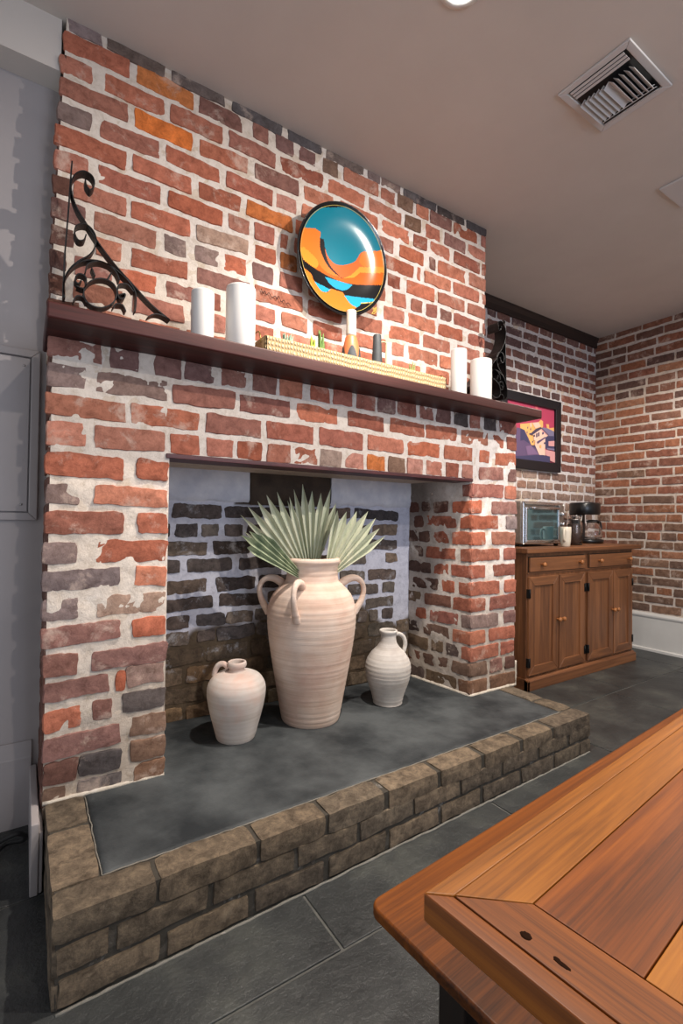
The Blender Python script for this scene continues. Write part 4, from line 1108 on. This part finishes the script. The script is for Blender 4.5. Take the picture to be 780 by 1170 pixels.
# ---- cream mug, storage jar and coffee maker
my = 2.06
def xx(u, y, z=1.0): return x_at(u, y, z)
M_mug = mat('cream_ceramic', (206, 196, 178), .35)
mg = thing('mug', 'cream ceramic mug between the toaster oven and the storage jar', 'mug', (xx(646, 1.955), 1.955, ZCB))
bm = bmesh.new(); lathe(bm, [(.026, 0), (.029, .004), (.033, .04), (.036, .10), (.036, .135), (.034, .137), (.032, .13), (.028, .02), (.0005, .015)], 32); obj('body', bm, M_mug, mg)
bm = bmesh.new(); a = math.radians(-160); tube(bm, spline([(r*math.cos(a), r*math.sin(a), z) for r, z in [(.034, .115), (.052, .115), (.060, .085), (.052, .05), (.031, .04)]], 6), .008, 8); obj('handle', bm, M_mug, mg)
jx0, jx1 = xx(649, 2.13), xx(664, 2.13); jr = .055
sj = thing('storage_jar', 'glass storage jar of dark brown grounds with wire clasp, beside the coffee maker', 'jar', ((xx(656, 2.06)), 2.06, ZCB))
jh = at(656, 589, 'y', 2.06).z-ZCB
bm = bmesh.new(); lathe(bm, [(jr-.004, 0), (jr, .006), (jr, jh*.72), (jr*.8, jh*.84), (jr*.78, jh*.88), (jr*.74, jh*.88), (jr*.76, jh*.83), (jr-.004, jh*.71), (jr-.004, .008), (.0005, .006)], 40, cap0=True); obj('glass_body', bm, M_glass, sj)
bm = bmesh.new(); lathe(bm, [(jr-.006, .009), (jr-.006, jh*.70), (.0005, jh*.72)], 32); obj('contents', bm, noisy('coffee_grounds', (60, 44, 38), (92, 72, 64), 60, .9, .4, 150), sj)
bm = bmesh.new(); lathe(bm, [(jr*.8, jh*.885), (jr*.84, jh*.90), (jr*.82, jh*.97), (jr*.5, jh), (.0005, jh)], 32); obj('lid', bm, M_glass, sj)
bm = bmesh.new(); tube(bm, [(jr*.84*math.cos(i*PI/12), jr*.84*math.sin(i*PI/12), jh*.86) for i in range(24)], .003, 6, closed=True)
tube(bm, spline([(-jr*.84, 0, jh*.86), (-jr*.9, -.02, jh*.93), (-jr*.6, -.04, jh*1.0), (0, -jr*.86, jh*.80), (jr*.6, -.04, jh*1.0), (jr*.9, -.02, jh*.93), (jr*.84, 0, jh*.86)], 5), .0025, 6); obj('wire_clasp', bm, M_steel, sj)
cyy = 2.20
c0, c1 = xx(664, cyy, 1.2), xx(681.5, cyy, 1.2)
cm = thing('coffee_maker', 'black drip coffee maker with glass carafe at the right of the cabinet', 'coffee maker', (xx(673, cyy), cyy, ZCB))
ch = at(668, 574, 'y', cyy).z-ZCB
bm = bmesh.new(); lathe(bm, [(.10, .0), (.118, .004), (.12, .028), (.112, .034), (.0005, .034)], 40, sx=1, sy=.85); obj('base', bm, M_black, cm)
bm = bmesh.new(); lathe(bm, [(.122, ch*.70), (.130, ch*.73), (.130, ch*.95), (.122, ch*.99), (.0005, ch)], 40, c=(-.035, .02), sx=1, sy=.85); obj('head', bm, M_black, cm)
obj('column', newbox(-.125, -.055, .0, .10, .02, ch*.75), M_black, cm, bevel=.012)
bm = bmesh.new(); lathe(bm, [(.050, .038), (.066, .042), (.070, .07), (.062, .115), (.046, .155), (.048, .175), (.044, .175), (.043, .155), (.058, .113), (.066, .07), (.062, .045), (.0005, .043)], 36, c=(.018, -.02)); ca = obj('carafe', bm, M_glass, cm)
bm = bmesh.new(); lathe(bm, [(.052, .176), (.052, .186), (.03, .192), (.0005, .193)], 30, c=(.018, -.02)); obj('carafe_lid', bm, M_black, ca)
bm = bmesh.new(); tube(bm, spline([(.07, -.03, .175), (.10, -.035, .17), (.108, -.04, .12), (.09, -.035, .07)], 5), .008, 8); obj('carafe_handle', bm, M_black, ca)

# ---- framed picture on the back wall
px0, px1, pz0, pz1 = 3.02, 3.80, 1.485, 2.085
pic = thing('framed_picture', 'black framed picture of pale hillside houses under a crimson sky', 'picture', ((px0+px1)/2, YB-.012, (pz0+pz1)/2))
hw_, hh_ = (px1-px0)/2, (pz1-pz0)/2
bm = bmesh.new(); frame_bm(bm, -hw_, hw_, -hh_, hh_, .075, -.028, 0); obj('frame', bm, mat('black_frame', (20, 20, 26), .4), pic, bevel=.004)
AC = dict(sky=(176, 62, 92), sun=(208, 106, 110), gold=(226, 172, 104), cream=(226, 190, 170), plum=(94, 76, 108), dusk=(62, 60, 92), roof=(70, 62, 84), pink=(206, 150, 150), steel=(120, 112, 140), violet=(122, 96, 130))
ao = list(AC); am = [mat('art_'+k, c, .5) for k, c in AC.items()]
bm = bmesh.new(); iw, ih = hw_-.07, hh_-.07; lv = [0]
def apx(u, v):
    p = at(575+u/11.143, 450+v/11.143, 'y', YB-.02); return (p.x-(px0+px1)/2, p.z-(pz0+pz1)/2)
def art(pts, key, px=True):
    lv[0] += 1; q = [apx(*p) if px else p for p in pts]
    q = [(max(-iw, min(iw, a)), max(-ih, min(ih, b))) for a, b in q]
    y = -.008-.0004*lv[0]
    bm.faces.new([bm.verts.new((a, y, b)) for a, b in q]).material_index = ao.index(key)
art([(-iw, -ih), (iw, -ih), (iw, ih), (-iw, ih)], 'sky', False)
art([(400, 150), (640, 180), (640, 300), (520, 300), (430, 330)], 'sun'); art([(430, 150), (640, 170), (640, 420), (560, 420), (480, 350)], 'sky')
art([(540, 385), (575, 390), (580, 440), (640, 430), (640, 500), (560, 480)], 'gold'); art([(490, 425), (560, 440), (640, 480), (640, 560), (500, 540)], 'steel')
art([(208, 384), (330, 372), (440, 362), (470, 330), (500, 350), (500, 420), (440, 480), (400, 640), (340, 680), (290, 580), (245, 470), (212, 440)], 'gold')
for a, b in ((300, 420), (335, 440), (290, 480), (325, 500), (360, 600)): art([(a, b), (a+12, b-2), (a+12, b+22), (a, b+24)], 'plum' if b != 600 else 'dusk')
art([(330, 372), (350, 366), (352, 420), (334, 424)], 'cream')
art([(360, 370), (440, 362), (470, 415), (400, 440)], 'cream')
art([(520, 535), (640, 540), (640, 730), (520, 690)], 'dusk'); art([(565, 605), (640, 600), (640, 670), (565, 665)], 'pink'); art([(545, 690), (640, 700), (640, 722), (545, 710)], 'steel')
art([(350, 520), (470, 432), (560, 530), (522, 560), (522, 790), (430, 775), (385, 690), (395, 600), (375, 590), (375, 530)], 'cream')
art([(470, 440), (560, 525), (545, 535), (468, 462)], 'pink')
art([(328, 512), (400, 448), (465, 424), (474, 446), (352, 530)], 'roof'); art([(465, 424), (474, 446), (560, 535), (566, 526)], 'roof')
art([(404, 508), (420, 500), (420, 550), (404, 556)], 'dusk'); art([(428, 496), (445, 488), (445, 538), (428, 545)], 'dusk')
art([(374, 525), (388, 520), (388, 545), (374, 548)], 'roof'); art([(480, 492), (500, 488), (500, 515), (480, 520)], 'plum')
art([(412, 610), (520, 548), (524, 562), (420, 640)], 'plum'); art([(448, 655), (468, 650), (468, 690), (448, 690)], 'gold'); art([(500, 620), (516, 616), (516, 640), (500, 640)], 'dusk')
art([(520, 712), (640, 740), (640, 880), (575, 850), (560, 800), (520, 780)], 'pink')
art([(-300, 440), (165, 430), (250, 460), (300, 560), (340, 655), (390, 665), (440, 780), (575, 800), (575, 900), (-300, 900)], 'plum')
art([(200, 440), (245, 460), (320, 640), (240, 590), (200, 600)], 'dusk'); art([(335, 655), (388, 660), (392, 690), (350, 668)], 'dusk')
art([(-300, 800), (165, 792), (480, 780), (575, 800), (575, 900), (-300, 900)], 'dusk')
art([(265, 670), (335, 660), (430, 775), (290, 780)], 'violet')
obj('print', bm, am, pic)

# ================================================================== TABLE AND BENCH
ZTB, ZBN = .72, .44
tc_ = at(487, 1020, 'z', ZTB)
tcr = Vector((tc_.x-.002, tc_.y+.002))
TA = math.atan2(.357-.302, .912-.288)
tab = thing('dining_table', 'honey-brown plank dining table with mitred border, cut off at the lower right', 'table', (tcr.x, tcr.y, 0), TA)
k = (EYE-ZTB)/(EYE-.75)
TW, TL, TT = .95, 1.9, .026
fw = .0625*k
# mitred border boards: far side, near side, left end, right end
zt1, zb1 = ZTB, ZTB-TT
def board(name, poly, m):
    bm = bmesh.new(); prism(bm, poly, 'z', zb1, zt1); return obj(name, bm, m, tab, bevel=.0009)
bn = .018*k    # bullnose edge strip
g = .0008
board('border_board', [(bn*.0+g+bn, -bn), (TL-bn, -bn), (TL-fw, -fw), (fw, -fw)], M_tableX)
board('border_board', [(bn, -TW+bn), (TL-bn, -TW+bn), (TL-fw, -TW+fw), (fw, -TW+fw)][::-1], M_tableX)
board('end_board', [(bn, -bn-g), (fw, -fw-g), (fw, -TW+fw), (bn, -TW+bn)], M_tableY)
board('end_board', [(TL-bn, -bn), (TL-fw, -fw), (TL-fw, -TW+fw), (TL-bn, -TW+bn)], M_tableY)
yy0 = -fw-.001; ws = [.082*k, .10*k, .09*k, .11*k, .10*k, .105*k, .12*k, .1*k, .12*k]
i = 0
while yy0 > -TW+fw+.005:
    w_ = ws[i % len(ws)]; y1 = max(yy0-w_, -TW+fw)
    if y1 < -TW+fw+.03: y1 = -TW+fw
    board('plank', [(fw+.001, yy0), (TL-fw-.001, yy0), (TL-fw-.001, y1+.001), (fw+.001, y1+.001)], M_tableX2 if i % 2 == 0 else M_tableX)
    yy0 = y1; i += 1
bm = bmesh.new()
for P, mi in (([(0, 0), (TL, 0), (TL-bn-.0005, -bn-.0005+.001), (bn, -bn+.0005)], 0), ([(0, 0), (bn-.0005, -bn), (bn-.0005, -TW+bn), (0, -TW)], 1),
              ([(0, -TW), (bn, -TW+bn-.0005), (TL-bn, -TW+bn-.0005), (TL, -TW)], 0), ([(TL, 0), (TL-bn+.0005, -bn), (TL-bn+.0005, -TW+bn), (TL, -TW)], 1)):
    prism(bm, P, 'z', zb1, zt1-.0005, mi)
obj('edge_moulding', bm, [M_tableX, M_tableY], tab, bevel=.0018)
M_knot = mat('dark_knot', (34, 18, 9), .9, 0, .05)
for (u, v, ra, rb_) in ((600.5, 1069, .0050, .0042), (642, 1102, .0072, .0022), (636, 1096, .0030, .0018)):
    p = at(u, v, 'z', ZTB); q = Matrix.Rotation(-TA, 4, 'Z') @ Vector((p.x-tcr.x, p.y-tcr.y, 0))
    bm = bmesh.new(); lathe(bm, [(1, -.0005), (.97, .00015), (.4, .0002), (.01, .0002)], 20)
    for vv in bm.verts:
        w1 = 1+.25*noise.noise(vv.co*3+Vector((u, 0, 0)))
        vv.co = Vector((q.x+vv.co.x*rb_*w1, q.y+vv.co.y*ra*w1, ZTB+vv.co.z))
    obj('knot', bm, M_knot, tab)
bm = bmesh.new()
for y in (-.10, -TW+.10): box(bm, .12, TL-.12, y-.012, y+.012, ZTB-TT-.09, ZTB-TT)
for x in (.12, TL-.12): box(bm, x-.012, x+.012, -TW+.10, -.10, ZTB-TT-.09, ZTB-TT)
obj('apron', bm, M_leg, tab)
for x in (.13, TL-.13):
    for y in (-.11, -TW+.11):
        bm = bmesh.new(); box(bm, x-.035, x+.035, y-.035, y+.035, 0, ZTB-TT); obj('leg', bm, M_leg, tab, bevel=.004)
# bench
bc = at(420, 1030, 'z', ZBN); bf = at(780, 808, 'z', ZBN)
BA = math.atan2(bf.y-bc.y, bf.x-bc.x)
ben = thing('bench', 'long dark-stained wooden bench pushed along the table beside the hearth', 'bench', (bc.x, bc.y, 0), BA)
BW, BL, BT = .30, 1.9, .020
bm = bmesh.new(); R_ = .022
poly = [(R_*(1-math.cos(a)), -R_*(1-math.sin(a))) for a in [i*PI/12 for i in range(7)]] + [(BL, 0), (BL, -BW)] + [(0, -BW)]
prism(bm, poly, 'z', ZBN-BT, ZBN)
obj('seat', bm, M_bench, ben, bevel=.005, seg=3)
bm = bmesh.new()
for y in (-.06, -BW+.06): box(bm, .10, BL-.10, y-.011, y+.011, ZBN-BT-.07, ZBN-BT)
obj('apron', bm, M_leg, ben)
for x in (.16, BL-.16):
    for y in (-.065, -BW+.065):
        bm = bmesh.new(); box(bm, x-.028, x+.028, y-.028, y+.028, 0, ZBN-BT); obj('leg', bm, M_leg, ben, bevel=.003)

# ================================================================== LIGHT
def spot(loc, tgt, power, col, ang=130, blend=.5, r=.035):
    l = bpy.data.lights.new('lamp', 'SPOT'); l.energy = power; l.color = col; l.spot_size = math.radians(ang); l.spot_blend = blend; l.shadow_soft_size = r
    o = bpy.data.objects.new('lamp', l); COL.objects.link(o); o.location = loc
    o.rotation_euler = (Vector(tgt)-Vector(loc)).to_track_quat('-Z', 'Y').to_euler(); return o
WARM = (1, .90, .80)
spot((LX, LY, ZC-.03), (LX, LY+.22, 0), 140, WARM, 118, 1.0, .022)
spot((2.0, -.10, ZC-.03), (1.6, 1.05, 1.1), 115, WARM, 118, .45, .025)
spot((.75, -1.1, ZC-.03), (.75, .2, .6), 40, WARM, 125, .6, .03)  # added fill lamp from the front to brighten the left side
spot((3.35, 1.0, ZC-.03), (3.5, 1.5, 0), 95, (1, .9, .8), 140, .6)
def area(loc, tgt, power, col, sx_, sy_):
    l = bpy.data.lights.new('window_light', 'AREA'); l.shape = 'RECTANGLE'; l.size = sx_; l.size_y = sy_; l.energy = power; l.color = col
    o = bpy.data.objects.new('window_light', l); COL.objects.link(o); o.location = loc
    o.rotation_euler = (Vector(tgt)-Vector(loc)).to_track_quat('-Z', 'Y').to_euler(); return o
area((1.3, -2.9, 1.3), (1.3, 1.7, 1.2), 34, (.70, .80, 1), 1.6, 1.5)
w = bpy.data.worlds.new('world'); S.world = w; w.use_nodes = True
w.node_tree.nodes['Background'].inputs[0].default_value = (.88, .92, 1, 1); w.node_tree.nodes['Background'].inputs[1].default_value = .40
S.view_settings.view_transform = 'Standard'; S.view_settings.look = 'None'; S.view_settings.gamma = 1; S.view_settings.use_curve_mapping = False
S.view_settings.exposure = .63
